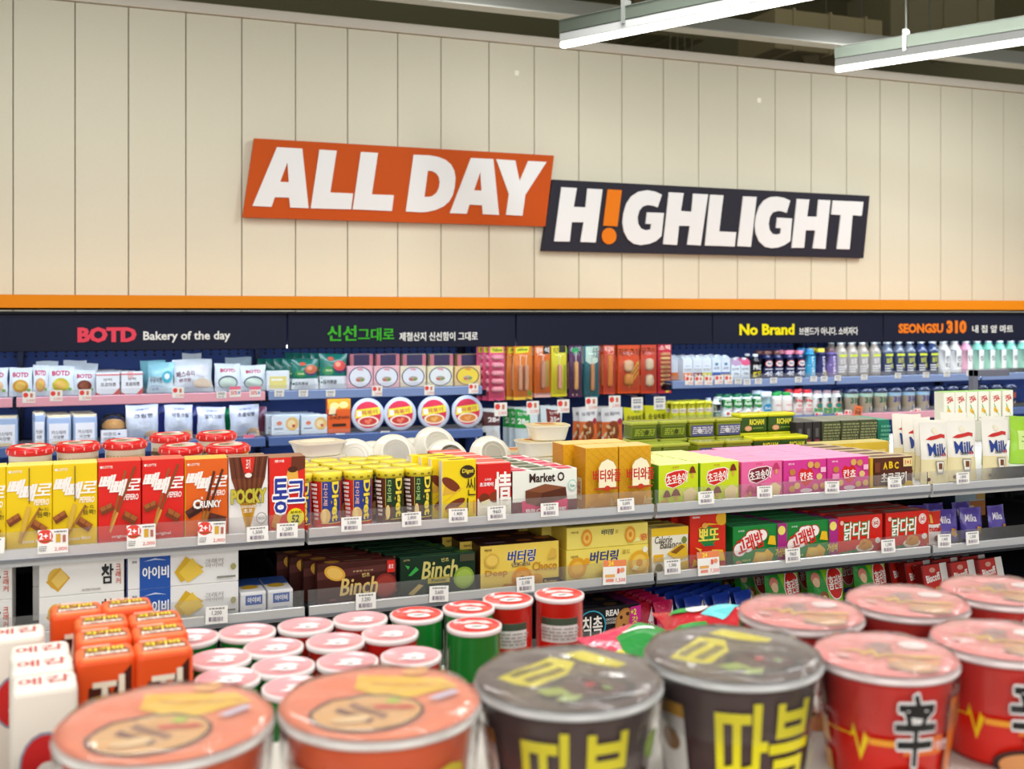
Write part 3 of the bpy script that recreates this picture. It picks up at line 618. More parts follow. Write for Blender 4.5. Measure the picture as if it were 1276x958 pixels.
kc += [R(.1, .4, .26, .55, '#f49ac8'), R(.84, .62, .96, .76, '#f8c0dc'), E(.5, .14, .14, .06, '#f8e0ea')]
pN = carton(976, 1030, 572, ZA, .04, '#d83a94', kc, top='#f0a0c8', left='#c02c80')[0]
row(pN, 'magenta filled biscuit box with red heart', 'magenta biscuit boxes', mids([(976, 1030), (1030.5, 1083)], YF), YF, ZA, 6, .044, 'the pink mushroom box', dx=-.007)
ab = [R(0, 0, .06, 1, '#e0b81c'), T('A', .3, .62, .4, .84, '#f4c81c', .04), T('B', .43, .64, .53, .86, '#f4c81c', .04), T('C', .56, .62, .66, .84, '#f4c81c', .04), T('초코쿠키', .24, .2, .84, .52, '#fff6ee', .03, sm=.02, ol='#3a1a10'), R(.76, .68, .97, .94, '#f0dc9a'), T('1+1', .8, .74, .94, .88, '#d8401c'), R(.0, 0, 1, .12, '#e8c020'), R(.08, .15, .2, .45, '#7a4028'), R(.08, .55, .2, .85, '#7a4028'), E(.88, .14, .1, .1, '#e8c020')]
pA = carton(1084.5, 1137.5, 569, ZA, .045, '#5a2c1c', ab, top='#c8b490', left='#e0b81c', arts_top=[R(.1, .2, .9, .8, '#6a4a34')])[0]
row(pA, 'dark brown letter cookie box', 'letter cookie boxes', [X(1111, YF)], YF, ZA, 6, .048, 'the magenta boxes', dx=-.01)
# --- pouches
def pouch(w, h, b, col, art, m='foil', lean=0, crimp=.07, col2=None, top=None, name='snack_pouch', cat='pouch', flat=False, n=10, seed=1):
    rr = random.Random(seed); ph = [rr.uniform(0, 6) for _ in range(4)]
    def bul(u, v):
        vv = min(max((v-.02)/(1-.02-crimp), 0), 1) if not flat else min(max((v-crimp)/(1-2*crimp), 0), 1)
        k = (max(math.sin(math.pi*min(max(u, 0), 1)), 0)**.55)*((max(math.sin(math.pi*vv), 0)**.5) if flat else (max(1-vv**3, 0)**.8))
        return b*.5*k*(1+.10*math.sin(9*u+ph[0])*math.sin(7*v+ph[1])+.06*math.sin(17*v+ph[2]+6*u))
    wob = lambda u, v: .012*w*math.sin(8*v+ph[3])*(1 if u > .5 else -1)
    mb = MB(); vs = []; fs = []; cs = []
    for s in (-1, 1):
        for j in range(n+1):
            for i in range(n+1):
                u, v = i/n, j/n; zz = v*h*(1+.012*math.sin(5*u+ph[0]))
                vs.append(((u-.5)*w*(1-.05*math.sin(math.pi*v)) + wob(u, v)*abs(u-.5)*2, s*(bul(u, v)+.0006), zz))
    N = (n+1)**2
    for j in range(n):
        for i in range(n):
            a = j*(n+1)+i; q = (a, a+1, a+n+2, a+n+1); fs.append(q); fs.append(tuple(N+k for k in q[::-1]))
            v = (j+.5)/n; c = top if (top and v > 1-crimp*1.3) else (col2 if col2 and v < .45 else col); cs += [c, c]
    mb.add(vs, fs, cs, m, True)
    fn = lambda u, v, e: ((u-.5)*w*(1-.05*math.sin(math.pi*v)) + wob(u, v)*abs(u-.5)*2, -bul(u, v)-.0012-e*1.5, v*h*(1+.012*math.sin(5*u+ph[0])))
    parts = [('pouch_body', mb)]
    if art: parts.append(('printed_front', MB().art(art, fn, nu=n, nv=n, eps=.00025, asp=h/w)))
    return proto(name, cat, *parts)
mk = [P([(.14, .72), (.3, .77), (.7, .82), (.86, .8), (.84, .74), (.7, .76), (.3, .71)], '#c8302c'), E(.5, .86, .1, .05, '#e8e0c8'), T('Milk', .16, .46, .84, .66, '#28408c', .02), T('CLASSIC', .3, .44, .56, .49, '#3a3a3a'), T('라떼', .6, .44, .78, .5, '#d83a2c', .02), P([(.4, .16), (.62, .16), (.66, .38), (.36, .38)], '#9a9894'), P([(.43, .19), (.59, .19), (.63, .36), (.39, .36)], '#f4efe4'), R(.46, .24, .58, .34, '#7a4a28'), E(.14, .08, .05, .03, '#6a3a34')]
w1, h1, _ = dims(1152, 1197, 527, YF, ZA); h1 = .153; w1 = .092
pMk = pouch(w1, h1, .035, '#f2efe6', mk, 'gloss', col2='#ecdfae', crimp=.1, cat='pouch', name='milk_powder_pouch')
for i, (x, y, rz) in enumerate([(X(1175, YF), YF+.03, .05), (X(1213, YF), YF+.04, -.05), (X(1252, YF), YF+.03, .03)]):
    inst(pMk, (x, y, ZA), f'white milk powder pouch with blue lettering, {ORD[i]} along the shelf edge', 'white milk powder pouches', rz=rz, rx=-.03)
for i, (x0, Y0) in enumerate([(1158, 2.19), (1143, 2.26), (1131, 2.34), (1200, 2.21), (1240, 2.2), (1190, 2.33)]):
    inst(pMk, (X(x0, Y0), Y0, ZA), f'white milk powder pouch {["directly behind the front one", "two behind the front one", "at the rear of the cluster by the dark boxes", "between the two front pouches", "behind the last front pouch", "by the green pouches at the rear"][i]}', 'white milk powder pouches', rz=random.uniform(-.1, .1), rx=-.04)
pGr = pouch(.085, .135, .04, '#9ccc3c', [R(.2, .3, .8, .7, '#c8e08a'), T('그린', .3, .45, .7, .6, '#2a6a2a', .02)], 'gloss', crimp=.1, seed=4)
for i, (x0, Y0) in enumerate([(1238, 2.34), (1272, 2.34)]):
    inst(pGr, (X(x0, Y0), Y0, ZA), f'lime green pouch behind the milk powder pouches, {ORD[i]} from the shelf end', 'lime green pouches')
# ---------------------------------------------------------------- shelf B
pc = [E(.2, .5, .1, .3, '#e0b848'), P([(.08, .42), (.24, .82), (.36, .5), (.22, .12)], '#dca838'), P([(.14, .46), (.26, .76), (.34, .5), (.22, .22)], '#ecc868'), T('참', .73, .25, .87, .82, '#2a2a30', .03, sm=.02), T('크', .9, .62, .96, .8, '#c8502c'), T('래', .9, .42, .96, .6, '#c8502c'), T('커', .9, .22, .96, .4, '#c8502c'), T('SALTINE CRACKERS', .5, .1, .72, .16, '#8a8884')]
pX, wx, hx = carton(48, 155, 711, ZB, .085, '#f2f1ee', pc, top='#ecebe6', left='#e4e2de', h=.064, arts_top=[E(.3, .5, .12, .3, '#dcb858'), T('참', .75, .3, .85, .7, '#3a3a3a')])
ib = [R(.0, 0, .012, 1, '#2a3a7a'), R(.115, 0, .385, 1, '#2456b0'), T('아이비', .14, .28, .37, .64, '#fff', .03, sm=.02), T('해태', .05, .76, .09, .84, '#555'), P([(.15, .8), (.25, .88), (.35, .8), (.25, .83)], '#c8d8f4'), P([(.42, .42), (.52, .86), (.68, .5), (.48, .1)], '#dcb02c'), P([(.46, .4), (.58, .8), (.68, .36), (.54, .08)], '#ecc84c'), T('크래커', .69, .6, .86, .74, '#9a9894', 0, .1), T('아이비', .7, .48, .86, .6, '#9a9894', 0, .1), R(.8, .14, .97, .2, '#8a8a80'), E(.95, .46, .025, .1, '#a8a468')]
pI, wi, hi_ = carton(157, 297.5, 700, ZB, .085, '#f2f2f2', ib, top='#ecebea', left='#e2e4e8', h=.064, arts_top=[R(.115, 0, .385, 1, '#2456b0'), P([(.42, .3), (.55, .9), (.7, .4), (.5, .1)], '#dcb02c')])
xm = (X(48, YF)+X(155, YF))/2
for j, nm in enumerate(['lower', 'upper']):
    inst(pX, (xm, YF, ZB+j*(hx+.0005)), f'white cracker box with black lettering, {nm} one of the front pair', 'white cracker boxes')
    inst(pX, (xm-.016, YF+.09, ZB+j*(hx+.0005)), f'white cracker box with black lettering, {nm} one of the pair behind', 'white cracker boxes')
    inst(pI, ((X(157, YF)+X(297.5, YF))/2, YF, ZB+j*(hi_+.0005)), f'white and blue cracker box, {nm} one of the long front pair', 'white and blue cracker boxes')
inst(pX, (xm-.19, YF+.01, ZB), 'white cracker box at the shelf end, lower of two', 'white cracker boxes'); inst(pX, (xm-.19, YF+.01, ZB+hx+.0005), 'white cracker box at the shelf end, upper of two', 'white cracker boxes')
si = [R(.2, .38, .86, .84, '#2456b0'), T('아이비', .28, .48, .78, .76, '#fff', .02, sm=.02), R(.2, .16, .8, .19, '#a8b0c0')]
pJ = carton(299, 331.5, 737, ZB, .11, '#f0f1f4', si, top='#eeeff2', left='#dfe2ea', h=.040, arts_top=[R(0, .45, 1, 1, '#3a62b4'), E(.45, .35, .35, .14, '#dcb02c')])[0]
inst(pJ, (X(315.5, YF), YF, ZB), 'small white cracker box with blue label beside the long cracker boxes', 'small cracker boxes', rz=.02)
inst(pJ, (X(349.5, YF), YF, ZB), 'small white cracker box with blue label beside the brown biscuit boxes', 'small cracker boxes', rz=.03)
br = [P([(0, .82), (1, .9), (1, .74), (0, .62)], '#5a2a28'), E(.22, .76, .12, .2, '#e0a83c', rot=.35), E(.22, .76, .09, .15, '#ecc060', rot=.35), E(.86, .36, .15, .3, '#8a2a24'), E(.86, .36, .12, .24, '#a03a30'), T('Binch', .28, .2, .76, .62, '#e8c878', .01, .2, sm=.012), T('빈츠', .56, .62, .66, .72, '#e8c878'), R(.88, .68, .98, .98, '#d8281e'), T('초코', .9, .78, .96, .88, '#fff'), T('초콜릿 비스킷', .44, .76, .7, .8, '#d8b888'), R(.15, .1, .24, .16, '#7a4034')]
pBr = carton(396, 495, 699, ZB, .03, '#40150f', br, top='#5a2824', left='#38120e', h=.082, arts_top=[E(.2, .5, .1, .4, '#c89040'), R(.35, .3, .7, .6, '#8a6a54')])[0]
row(pBr, 'dark brown chocolate biscuit box', 'dark brown biscuit boxes', [X(445, YF)], YF, ZB, 4, .04, 'the small cracker boxes', dx=-.02)
gr = [P([(.0, .0), (.3, .0), (.2, .35), (0, .2)], '#0c2418'), T('Binch', .28, .42, .76, .86, '#d8cc78', .01, .2, sm=.012), T('빈츠', .54, .82, .64, .92, '#d8cc78'), R(.36, .3, .65, .45, '#b8a840'), T('Premier', .41, .33, .61, .42, '#2a3a1a'), T('MATCHA', .42, .17, .58, .24, '#e8e8d8', .02), E(.84, .38, .14, .28, '#8aa83a'), E(.84, .38, .11, .22, '#a4c050'), P([(.1, .55), (.2, .76), (.24, .68), (.14, .54)], '#3aa84a'), P([(.06, .82), (.12, .78), (.1, .7)], '#3aa84a'), P([(.1, .1), (.24, .32), (.3, .28), (.16, .04)], '#c8b060'), R(.78, .8, .98, .98, '#4a4a34'), T('LOTTE', .04, .92, .12, .96, '#c8b878')]
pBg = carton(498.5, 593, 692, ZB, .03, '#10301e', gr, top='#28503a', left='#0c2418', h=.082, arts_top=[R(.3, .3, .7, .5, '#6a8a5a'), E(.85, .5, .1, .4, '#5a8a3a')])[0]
row(pBg, 'dark green tea biscuit box', 'dark green biscuit boxes', [X(546, YF)], YF, ZB, 5, .04, 'the brown biscuit boxes', dx=-.02)
dc = [T('버터링', .34, .56, .7, .84, '#2a3a8a', .04, .15, sm=.02, ol='#ffffff'), T('해태', .05, .86, .14, .92, '#7a5a2a'), T('딥초코', .4, .48, .62, .56, '#f4dc90', .02, ol='#3a1c10', ow=.1), T('Deep', .06, .26, .34, .44, '#c88a2c', .02), T('Choco', .65, .34, .97, .54, '#c88a2c', .02), E(.52, .2, .13, .26, '#e89a2c'), E(.52, .2, .09, .17, '#f0b048'), E(.52, .2, .03, .06, '#5a2c14'), E(.7, .14, .08, .15, '#e8a83c'), E(.14, .66, .09, .16, '#dcb44c'), E(.14, .66, .07, .12, '#f0cc60'), P([(.84, .6), (.9, .84), (.95, .8), (.96, .62)], '#dcb44c'), R(.78, .02, 1, .16, '#3a1c10'), T('Butter', .8, .04, .96, .12, '#f0d080'), P([(.2, .0), (.3, .12), (.4, .1), (.4, 0)], '#d8941c')]
pD = carton(598, 697, 674, ZB, .055, '#f2d45c', dc, top='#3a1c14', left='#3a1c14', h=.093, arts_top=[R(.1, .3, .35, .45, '#8a7a9a'), E(.6, .4, .1, .2, '#a8602c'), E(.85, .6, .1, .2, '#a8602c')])[0]
row(pD, 'yellow dark topped cocoa cookie box', 'cocoa ring cookie boxes', [X(648, YF)], YF, ZB, 3, .058, 'the dark green boxes', dx=-.025)
def gold(big):
    a = [T('해태', .05, .72, .14, .82, '#8a6a2a')]
    if big: a += [T('버터링', .28, .52, .63, .9, '#2a3a8a', .04, .15, sm=.02), T('골드', .67, .74, .77, .88, '#b89a3a'), E(.13, .42, .11, .34, '#e8a82c'), E(.13, .42, .07, .21, '#f2c04c'), E(.24, .6, .04, .12, '#e8a82c'), E(.88, .42, .13, .4, '#e8b02c'), E(.88, .42, .09, .27, '#f4cc5c'), E(.88, .42, .04, .12, '#e09a28'), E(.95, .84, .03, .1, '#f4f0e4'), T('Gold', .34, .14, .46, .34, '#e8c45c'), P([(.78, .24), (.82, .36), (.87, .3), (.84, .18)], '#f8eeb0')]
    else: a += [T('버터링', .42, .56, .57, .82, '#3a4a5a', .04, .15, sm=.02), T('골드', .59, .6, .63, .76, '#b89a3a'), E(.24, .5, .065, .38, '#e89a2c'), E(.24, .5, .045, .26, '#f4c45c'), E(.24, .5, .02, .12, '#e08a28'), E(.77, .5, .065, .38, '#e89a2c'), E(.77, .5, .045, .26, '#f4c45c'), E(.77, .5, .02, .12, '#e08a28'), P([(.8, .14), (.86, .36), (.9, .2)], '#f4efa0'), T('NEW', .9, .18, .98, .5, '#e0503c', .02)]
    return a
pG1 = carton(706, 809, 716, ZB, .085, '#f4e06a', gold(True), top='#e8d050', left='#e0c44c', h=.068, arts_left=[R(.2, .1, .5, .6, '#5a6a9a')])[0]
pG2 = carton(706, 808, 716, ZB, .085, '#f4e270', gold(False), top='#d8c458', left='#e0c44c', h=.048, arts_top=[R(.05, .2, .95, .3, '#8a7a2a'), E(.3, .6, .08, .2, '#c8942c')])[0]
for j in range(3):
    nm = ['front', 'second', 'rear'][j]
    inst(pG1, (X(757.5, YF)-.022*j, YF+.088*j, ZB), f'large yellow ring cookie box at the bottom of the {nm} stack', 'yellow ring cookie boxes')
    inst(pG2, (X(757.5, YF)-.022*j, YF+.088*j, ZB+.0685), f'flat yellow ring cookie box on top of the {nm} stack', 'yellow ring cookie boxes')
cb = [R(0, .82, 1, 1, '#f0c828'), T('Calorie', .08, .66, .55, .82, '#4a3a2a', .0, .25, sm=.01), T('Balance', .22, .54, .8, .7, '#4a3a2a', .0, .25, sm=.01), E(.88, .7, .07, .08, '#7a8a3a'), P([(.4, .42), (.7, .6), (.95, .62), (.98, .3), (.7, .25)], '#e8bc2c'), P([(.5, .45), (.8, .6), (.9, .55), (.65, .4)], '#8a5a1c'), R(.04, .26, .3, .42, '#f0b820'), T('Calorie', .36, .17, .66, .28, '#4a3a2a', 0, .25), E(.18, .12, .1, .1, '#8a7a3a'), P([(.6, .05), (.7, .2), (.98, .24), (.98, .05)], '#e8bc2c'), R(.0, .245, 1, .25, '#d8cc9a')]
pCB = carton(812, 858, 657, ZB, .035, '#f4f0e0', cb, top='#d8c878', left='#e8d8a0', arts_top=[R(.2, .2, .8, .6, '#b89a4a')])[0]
row(pCB, 'cream and yellow cheese bar box', 'cheese bar boxes', [X(835, YF)], YF, ZB, 5, .038, 'the yellow ring cookies', dx=-.012)
pp = [E(.5, .58, .24, .18, '#2c8a3c'), E(.88, .88, .16, .12, '#f0b828'), T('뽀또', .24, .5, .8, .72, '#f8e85c', .04, sm=.04, ol='#2a6a2a'), P([(.2, .72), (.5, .82), (.84, .78), (.5, .78)], '#f0b828'), P([(.14, .4), (.3, .3), (.32, .36)], '#f0c848'), T('CROWN', .06, .92, .26, .955, '#fff', .02), P([(.5, .14), (.6, .34), (.9, .32), (.96, .12)], '#f2c030'), P([(.04, .05), (.1, .2), (.3, .1)], '#f2c030'), E(.4, .78, .08, .05, '#f0a848'), R(.36, .41, .66, .44, '#1c7a5a')]
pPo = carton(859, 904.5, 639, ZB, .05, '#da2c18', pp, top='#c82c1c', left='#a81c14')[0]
row(pPo, 'tall red cheese sandwich cracker box', 'cheese cracker boxes', [X(882, YF)], YF, ZB, 4, .056, 'the cheese bars', dx=-.016)
def cloud(x0, y0, x1, y1, c): return [E(x0+(x1-x0)*f, y0+(y1-y0)*g, (x1-x0)*r, (y1-y0)*r*1.3, c) for f, g, r in ((.15, .25, .2), (.4, .45, .25), (.65, .65, .25), (.88, .75, .17), (.5, .75, .16))]
gb = cloud(.02, .22, .62, .92, '#b82a20')+cloud(.04, .24, .6, .9, '#fff6f2')+[T('고래밥', .06, .34, .56, .78, '#d8241c', .03, sm=.03, rot=.28), R(.82, 0, 1, 1, '#b02a86'), E(.9, .82, .07, .12, '#f4e470'), T('가심비', .78, .14, .98, .36, '#f4e83c', .04, sm=.02), P([(.34, .06), (.4, .32), (.56, .3), (.62, .38), (.74, .22), (.7, .03)], '#eeb83c'), E(.5, .18, .1, .1, '#f4cc5c'), E(.08, .06, .06, .08, '#e8b080'), T('오리온', .07, .87, .19, .92, '#e8f4e8'), P([(.62, .5), (.66, .72), (.76, .7), (.78, .46)], '#f0c020'), T('매콤달콤', .14, .1, .3, .16, '#d8ec6a')]
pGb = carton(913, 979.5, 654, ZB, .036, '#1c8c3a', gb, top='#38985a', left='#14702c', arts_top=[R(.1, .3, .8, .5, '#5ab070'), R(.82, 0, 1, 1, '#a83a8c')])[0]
row(pGb, 'green sea shape snack box', 'green snack boxes', mids([(913, 979.5), (982, 1041)], YF), YF, ZB, 6, .039, 'the tall red cracker box', dx=-.012)
dk = [T('닭다리', .14, .38, .7, .84, '#fffaf4', .03, .1, sm=.04, ol='#2a8a3a', ow=.06), E(.84, .78, .09, .14, '#fff8f4'), E(.84, .78, .075, .115, '#d8401c'), E(.84, .78, .065, .1, '#fff8f4'), T('60', .79, .72, .89, .84, '#b82018', .03), E(.08, .84, .04, .06, '#f4c8b8'), T('농심', .14, .82, .22, .88, '#6a1c18'), E(.58, .16, .2, .12, '#f4ece0'), P([(.42, .16), (.48, .34), (.6, .38), (.74, .3), (.74, .14), (.58, .08)], '#d8942c'), P([(.48, .2), (.54, .32), (.62, .28)], '#b8741c'), P([(.0, .0), (.0, .08), (.4, .14), (.42, 0)], '#2a8a3c'), T('후라이드', .1, .03, .3, .08, '#e8f4e0'), E(.86, .32, .06, .08, '#f4f0ec')]
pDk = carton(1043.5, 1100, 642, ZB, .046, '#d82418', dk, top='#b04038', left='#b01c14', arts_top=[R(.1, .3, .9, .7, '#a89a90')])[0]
row(pDk, 'red chicken snack box', 'red chicken snack boxes', mids([(1043.5, 1100), (1102, 1159)], YF), YF, ZB, 6, .05, 'the green snack boxes', dx=-.014)
nt = [R(0, 0, 1, .62, '#f4f0ea'), R(0, .62, 1, 1, '#d83018'), P([(.05, .66), (.1, .95), (.22, .95), (.2, .66)], '#e8b848'), P([(.25, .66), (.32, .92), (.42, .9), (.38, .66)], '#e8b848'), T('nutella', .2, .4, 1.0-.02, .58, '#c8281c', .04), E(.6, .2, .2, .1, '#7a4a28')]
pNt = pouch(dims(1161, 1184, 640, YF, ZB)[0], .082, .03, '#f0ece4', nt, 'gloss', crimp=.06, seed=8, name='cookie_pouch')
inst(pNt, (X(1171, YF), YF+.03, ZB), 'white and red hazelnut cookie pouch beside the red chicken boxes')
ml = [T('Milka', .12, .55, .6, .78, '#f4eefa', .02, .25), P([(.55, .2), (.6, .4), (.8, .36), (.9, .15), (.7, .1)], '#d8a048')]
pMl = pouch(.07, .078, .03, '#5a48a8', ml, 'foil', crimp=.08, seed=3, name='biscuit_pouch')
for i, (x0, dy_, rx) in enumerate([(1194, .04, -.12), (1226, .04, -.1), (1186, .11, -.12), (1208, .12, -.1), (1240, .11, -.1), (1258, .04, -.1)]):
    inst(pMl, (X(x0, YF), YF+dy_, ZB), f'purple foil biscuit pouch, {ORD[i % 3] if i < 5 else "fourth"} in the {"front" if i in (0, 1, 5) else "back"} row beside the hazelnut pouch'.replace('first in the back', 'third in the back') if i != 2 else 'purple foil biscuit pouch behind the first one of its row', 'purple biscuit pouches', rx=rx, rz=.06*(i-2))
fz = [R(0, 0, 1, .35, '#c8844c'), T('Franzia', .2, .55, .8, .75, '#2a3a5a', .01), T('Belgian', .2, .82, .5, .92, '#4a5a7a'), R(.7, .38, .98, .6, '#e0b868'), R(.1, .1, .6, .25, '#e8dcc0')]
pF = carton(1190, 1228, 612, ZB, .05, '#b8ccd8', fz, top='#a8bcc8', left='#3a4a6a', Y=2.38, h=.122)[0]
inst(pF, (X(1209, 2.38), 2.38, ZB), 'pale blue waffle carton standing behind the purple pouches')
# ---------------------------------------------------------------- shelf C
rc = [E(.26, .55, .22, .4, '#38b0d0'), E(.26, .55, .2, .37, '#16131a'), T('칙촉', .12, .3, .42, .8, '#fff8f0', .03, sm=.03), T('REAL', .47, .76, .7, .92, '#f4f0ea', .04), T('CHOCOLATE', .47, .64, .66, .71, '#e8e0d8'), T('COOKIES', .47, .56, .62, .62, '#e8e0d8'), E(.78, .5, .17, .44, '#b8783a'), E(.78, .5, .15, .39, '#c88a48')]
rc += [E(.78+dx, .5+dy, .025, .05, '#4a2414') for dx, dy in ((-.08, .2), (.02, .28), (.08, .08), (-.04, -.02), (.04, -.2), (-.09, -.18))]
rc += [P([(.82, .5), (.84, .95), (1, .98), (1, .6), (.92, .45)], '#d0288c'), T('+2', .84, .74, .93, .9, '#e8f040', .03), T('갓', .86, .52, .95, .7, '#e8f040', .03), P([(.45, .1), (.5, .3), (.62, .26), (.66, .12)], '#6a3a1c')]
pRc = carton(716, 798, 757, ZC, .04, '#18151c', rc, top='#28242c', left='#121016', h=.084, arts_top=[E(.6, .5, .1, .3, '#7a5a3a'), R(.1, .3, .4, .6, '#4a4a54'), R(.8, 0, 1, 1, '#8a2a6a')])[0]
row(pRc, 'black chocolate chip cookie box', 'black cookie boxes', [X(757, YF)], YF, ZC, 6, .043, 'the tall red cans', dx=-.006)
def slim(col, tri, t, tc, seed):
    return pouch(.058, .075, .014, col, [P([(.2, .1), (.9, .1), (.95, .85)], '#f4eef2') if tri else R(.1, .8, .9, .9, '#e8e4f0'), T(t, .4, .15, .9, .45, tc, .03)], 'foil', crimp=.08, flat=True, seed=seed, name='wafer_pouch')
pPk = slim('#d81c5c', True, '웨하스', '#28306a', 2); pPk2 = slim('#b81434', True, '딸기', '#c8283c', 5); pBl = slim('#2444b0', True, '크림', '#28306a', 6)
k = 0
for c_, (x0, g) in enumerate([(812, pPk2), (838, pPk)]):
    for j in range(9):
        inst(g, (X(x0, YF)-.004*j, YF+.02+.026*j, ZC), f'{"dark red" if c_ == 0 else "pink"} foil wafer pouch, {ORD[j]} back in the {"column by the black cookie box" if c_ == 0 else "column by the blue pouches"}', 'foil wafer pouches', rx=-.25, rz=.25)
for c_, x0 in enumerate([880, 915, 942]):
    for j in range(8):
        inst(pBl, (X(x0, YF)-.01*j, YF+.03+.028*j, ZC), f'blue foil wafer pouch, {ORD[j]} back in the {ORD[c_]} column from the pink pouches', 'blue wafer pouches', rx=-.3, rz=.25)
hb_ = [P([(.0, .0), (.0, 1), (.3, 1), (.42, .5), (.35, 0)], '#2c9a3a'), E(.68, .58, .27, .34, '#fff4ee'), E(.68, .58, .25, .31, '#d02820'), T('홈런볼', .46, .46, .9, .74, '#fffaf2', .03, sm=.03), R(.5, .1, .8, .2, '#2a3a9a'), E(.3, .28, .12, .16, '#8a5028'), E(.3, .28, .06, .08, '#f0dca0'), E(.16, .7, .1, .13, '#d8806c'), E(.17, .62, .08, .1, '#f0c8a0')]
pHb = pouch(.105, .115, .05, '#8cc82a', hb_, 'foil', crimp=.07, seed=11)
for i, (x0, dy_, rz) in enumerate([(992, .05, .1), (1046, .05, -.05), (1103, .05, .08), (985, .15, -.1), (1040, .15, .1), (1094, .15, 0), (980, .25, 0)]):
    inst(pHb, (X(x0, YF), YF+dy_, ZC), f'bright green puff snack pouch, {ORD[i % 3]} in the {["front", "second", "rear"][i//3]} row beside the blue pouches', 'green puff snack pouches', rz=rz, rx=-.1)
pDg = pouch(.1, .12, .05, '#2a5c1c', [E(.5, .5, .3, .25, '#5a2a1c'), T('초코', .3, .7, .7, .85, '#d83020', .03)], 'foil', crimp=.07, seed=12)
for i, (x0, dy_) in enumerate([(925, .2), (955, .27)]):
    inst(pDg, (X(x0, YF), YF+dy_, ZC), f'dark green snack pouch standing behind the blue pouches, {ORD[i]} from them', 'dark green snack pouches', rx=-.1)
bs = [R(.72, 0, 1, 1, '#f0ece8'), T('Biscoff', .12, .52, .68, .74, '#fff8f4', .03, rot=.12), E(.4, .84, .12, .07, '#e8a898'), P([(.4, .1), (.42, .36), (.6, .38), (.6, .1)], '#d8a050'), R(.0, 0, .05, 1, '#a81c1c')]
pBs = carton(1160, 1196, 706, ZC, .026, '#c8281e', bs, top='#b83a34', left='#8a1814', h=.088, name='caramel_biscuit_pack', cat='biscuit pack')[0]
for c_, x0 in enumerate([1178, 1213, 1248]):
    for j in range(5):
        inst(pBs, (X(x0, YF)-.02*j, YF+.02+.036*j, ZC), f'red and white caramel biscuit pack, {ORD[j]} back in the {ORD[c_]} row from the green pouches', 'caramel biscuit packs', rx=-.22, rz=.12)
# ================================================================== goods further back on the top deck
YB = 2.45
def cup(r0, r1, h, col, lidc, art, name, cat, rim=.003, band='#f0ead8', lid_art=None):
    b = MB().lathe([(r0, 0), (r0+.001, .003), (r1, h-.006), (r1+.002, h-.004)], col, 'gloss', 32, cols=[band, col, band])
    fn = lambda u, v, e: ((r0+(r1-r0)*v+e)*math.sin((u-.5)*math.pi), -(r0+(r1-r0)*v+e)*math.cos((u-.5)*math.pi), v*(h-.006))
    parts = [('cup', b)]
    if art: parts.append(('printed_label', MB().art(art, fn, nu=14, eps=.0003)))
    l = MB().lathe([(r1+rim*.4, h-.016), (r1+rim*1.5, h-.012), (r1+rim, h-.003), (r1*.94, h+.002), (r1*.9, h-.001), (.0001, h-.001)], lidc, 'gloss', 32)
    for i in range(14):
        a = 2*math.pi*i/14; l.box(-.0012, .0012, -(r1+rim*1.6), -(r1*.96), h-.011, h-.004, '#f4b0a8', 'gloss'); kk = len(l.v)-8
        for q in range(8):
            x, y, z = l.v[kk+q]; l.v[kk+q] = (x*math.cos(a)-y*math.sin(a), x*math.sin(a)+y*math.cos(a), z)
    if lid_art: l.art(lid_art, lambda u, v, e: ((u-.5)*2*r1*.86, (v-.5)*2*r1*.86, h+.001+e), eps=.0002)
    parts.append(('lid', l)); return proto(name, cat, *parts)
ra = [R(.02, .3, .98, .86, '#c8b48a')]+lines(.04, .34, .96, .84, 5, '#5a4430', 9)+[R(.3, .78, .6, .84, '#c83a2c')]
pCup = cup(.035, .0415, .157, '#efe6d2', '#dc2a2a', ra, 'noodle_cup', 'noodle cup', lid_art=[E(.5, .5, .42, .42, '#d8c8b0'), E(.45, .5, .22, .25, '#8a7a5a'), R(.3, .6, .75, .72, '#6a3a2a'), E(.6, .4, .12, .1, '#f0e8d8')])
for i, (cx, cy) in enumerate([(38, 560), (97, 556), (156, 553), (226, 559), (284, 558), (212, 545), (270, 543)]):
    p = at_z(cx, cy-4, ZA+.157)
    inst(pCup, (p[0], p[1], ZA), f'red lidded paper noodle cup behind the stick biscuit boxes, {["at the shelf end","second from the end","third from the end","fourth, in the front pair","fifth, nearest the biscuit tubes","hidden behind the fourth","hidden behind the fifth"][i]}', 'red lidded noodle cups', rz=.3)
# round white bowls lying on edge
bw = MB().lathe([(.0001, 0), (.034, 0), (.038, .003), (.05, .022), (.054, .026), (.0555, .027), (.0555, .029), (.05, .029), (.0001, .028)], '#e6e2d5', 'gloss', 40)
[bw.lathe([(q-.0008, z+.0001), (q, z-.0012), (q+.0008, z+.0001)], '#cfcabb', 'gloss', 40) for q, z in ((.022, -.0002), (.031, -.0002))]; bw.lathe([(.0515, .0235), (.053, .0225), (.0555, .0262)], '#d8d3c6', 'gloss', 40)
pBw = proto('rice_bowl', 'rice bowl', ('bowl', bw))
for i, (cx, cy, Y0, rx, ry) in enumerate([(440, 579, 2.5, 1.05, -.15), (491, 574, 2.5, 1.1, -.1), (543, 563, 2.56, 1.1, .05), (560, 580, 2.46, 1.1, .2), (612, 575, 2.5, 1.1, 0), (466, 583, 2.56, 1.15, 0), (517, 578, 2.6, 1.15, .1)]):
    x, z = at(cx, cy, Y0); inst(pBw, (x, Y0-.02, z+.024), f'round white rice bowl resting on edge behind the biscuit tubes, {ORD[i]} from the oval trays' if i < 5 else f'round white rice bowl lower down between the tilted bowls, {ORD[i-5]} of two', 'round white rice bowls', rx=rx-math.pi, ry=ry, seat=False)
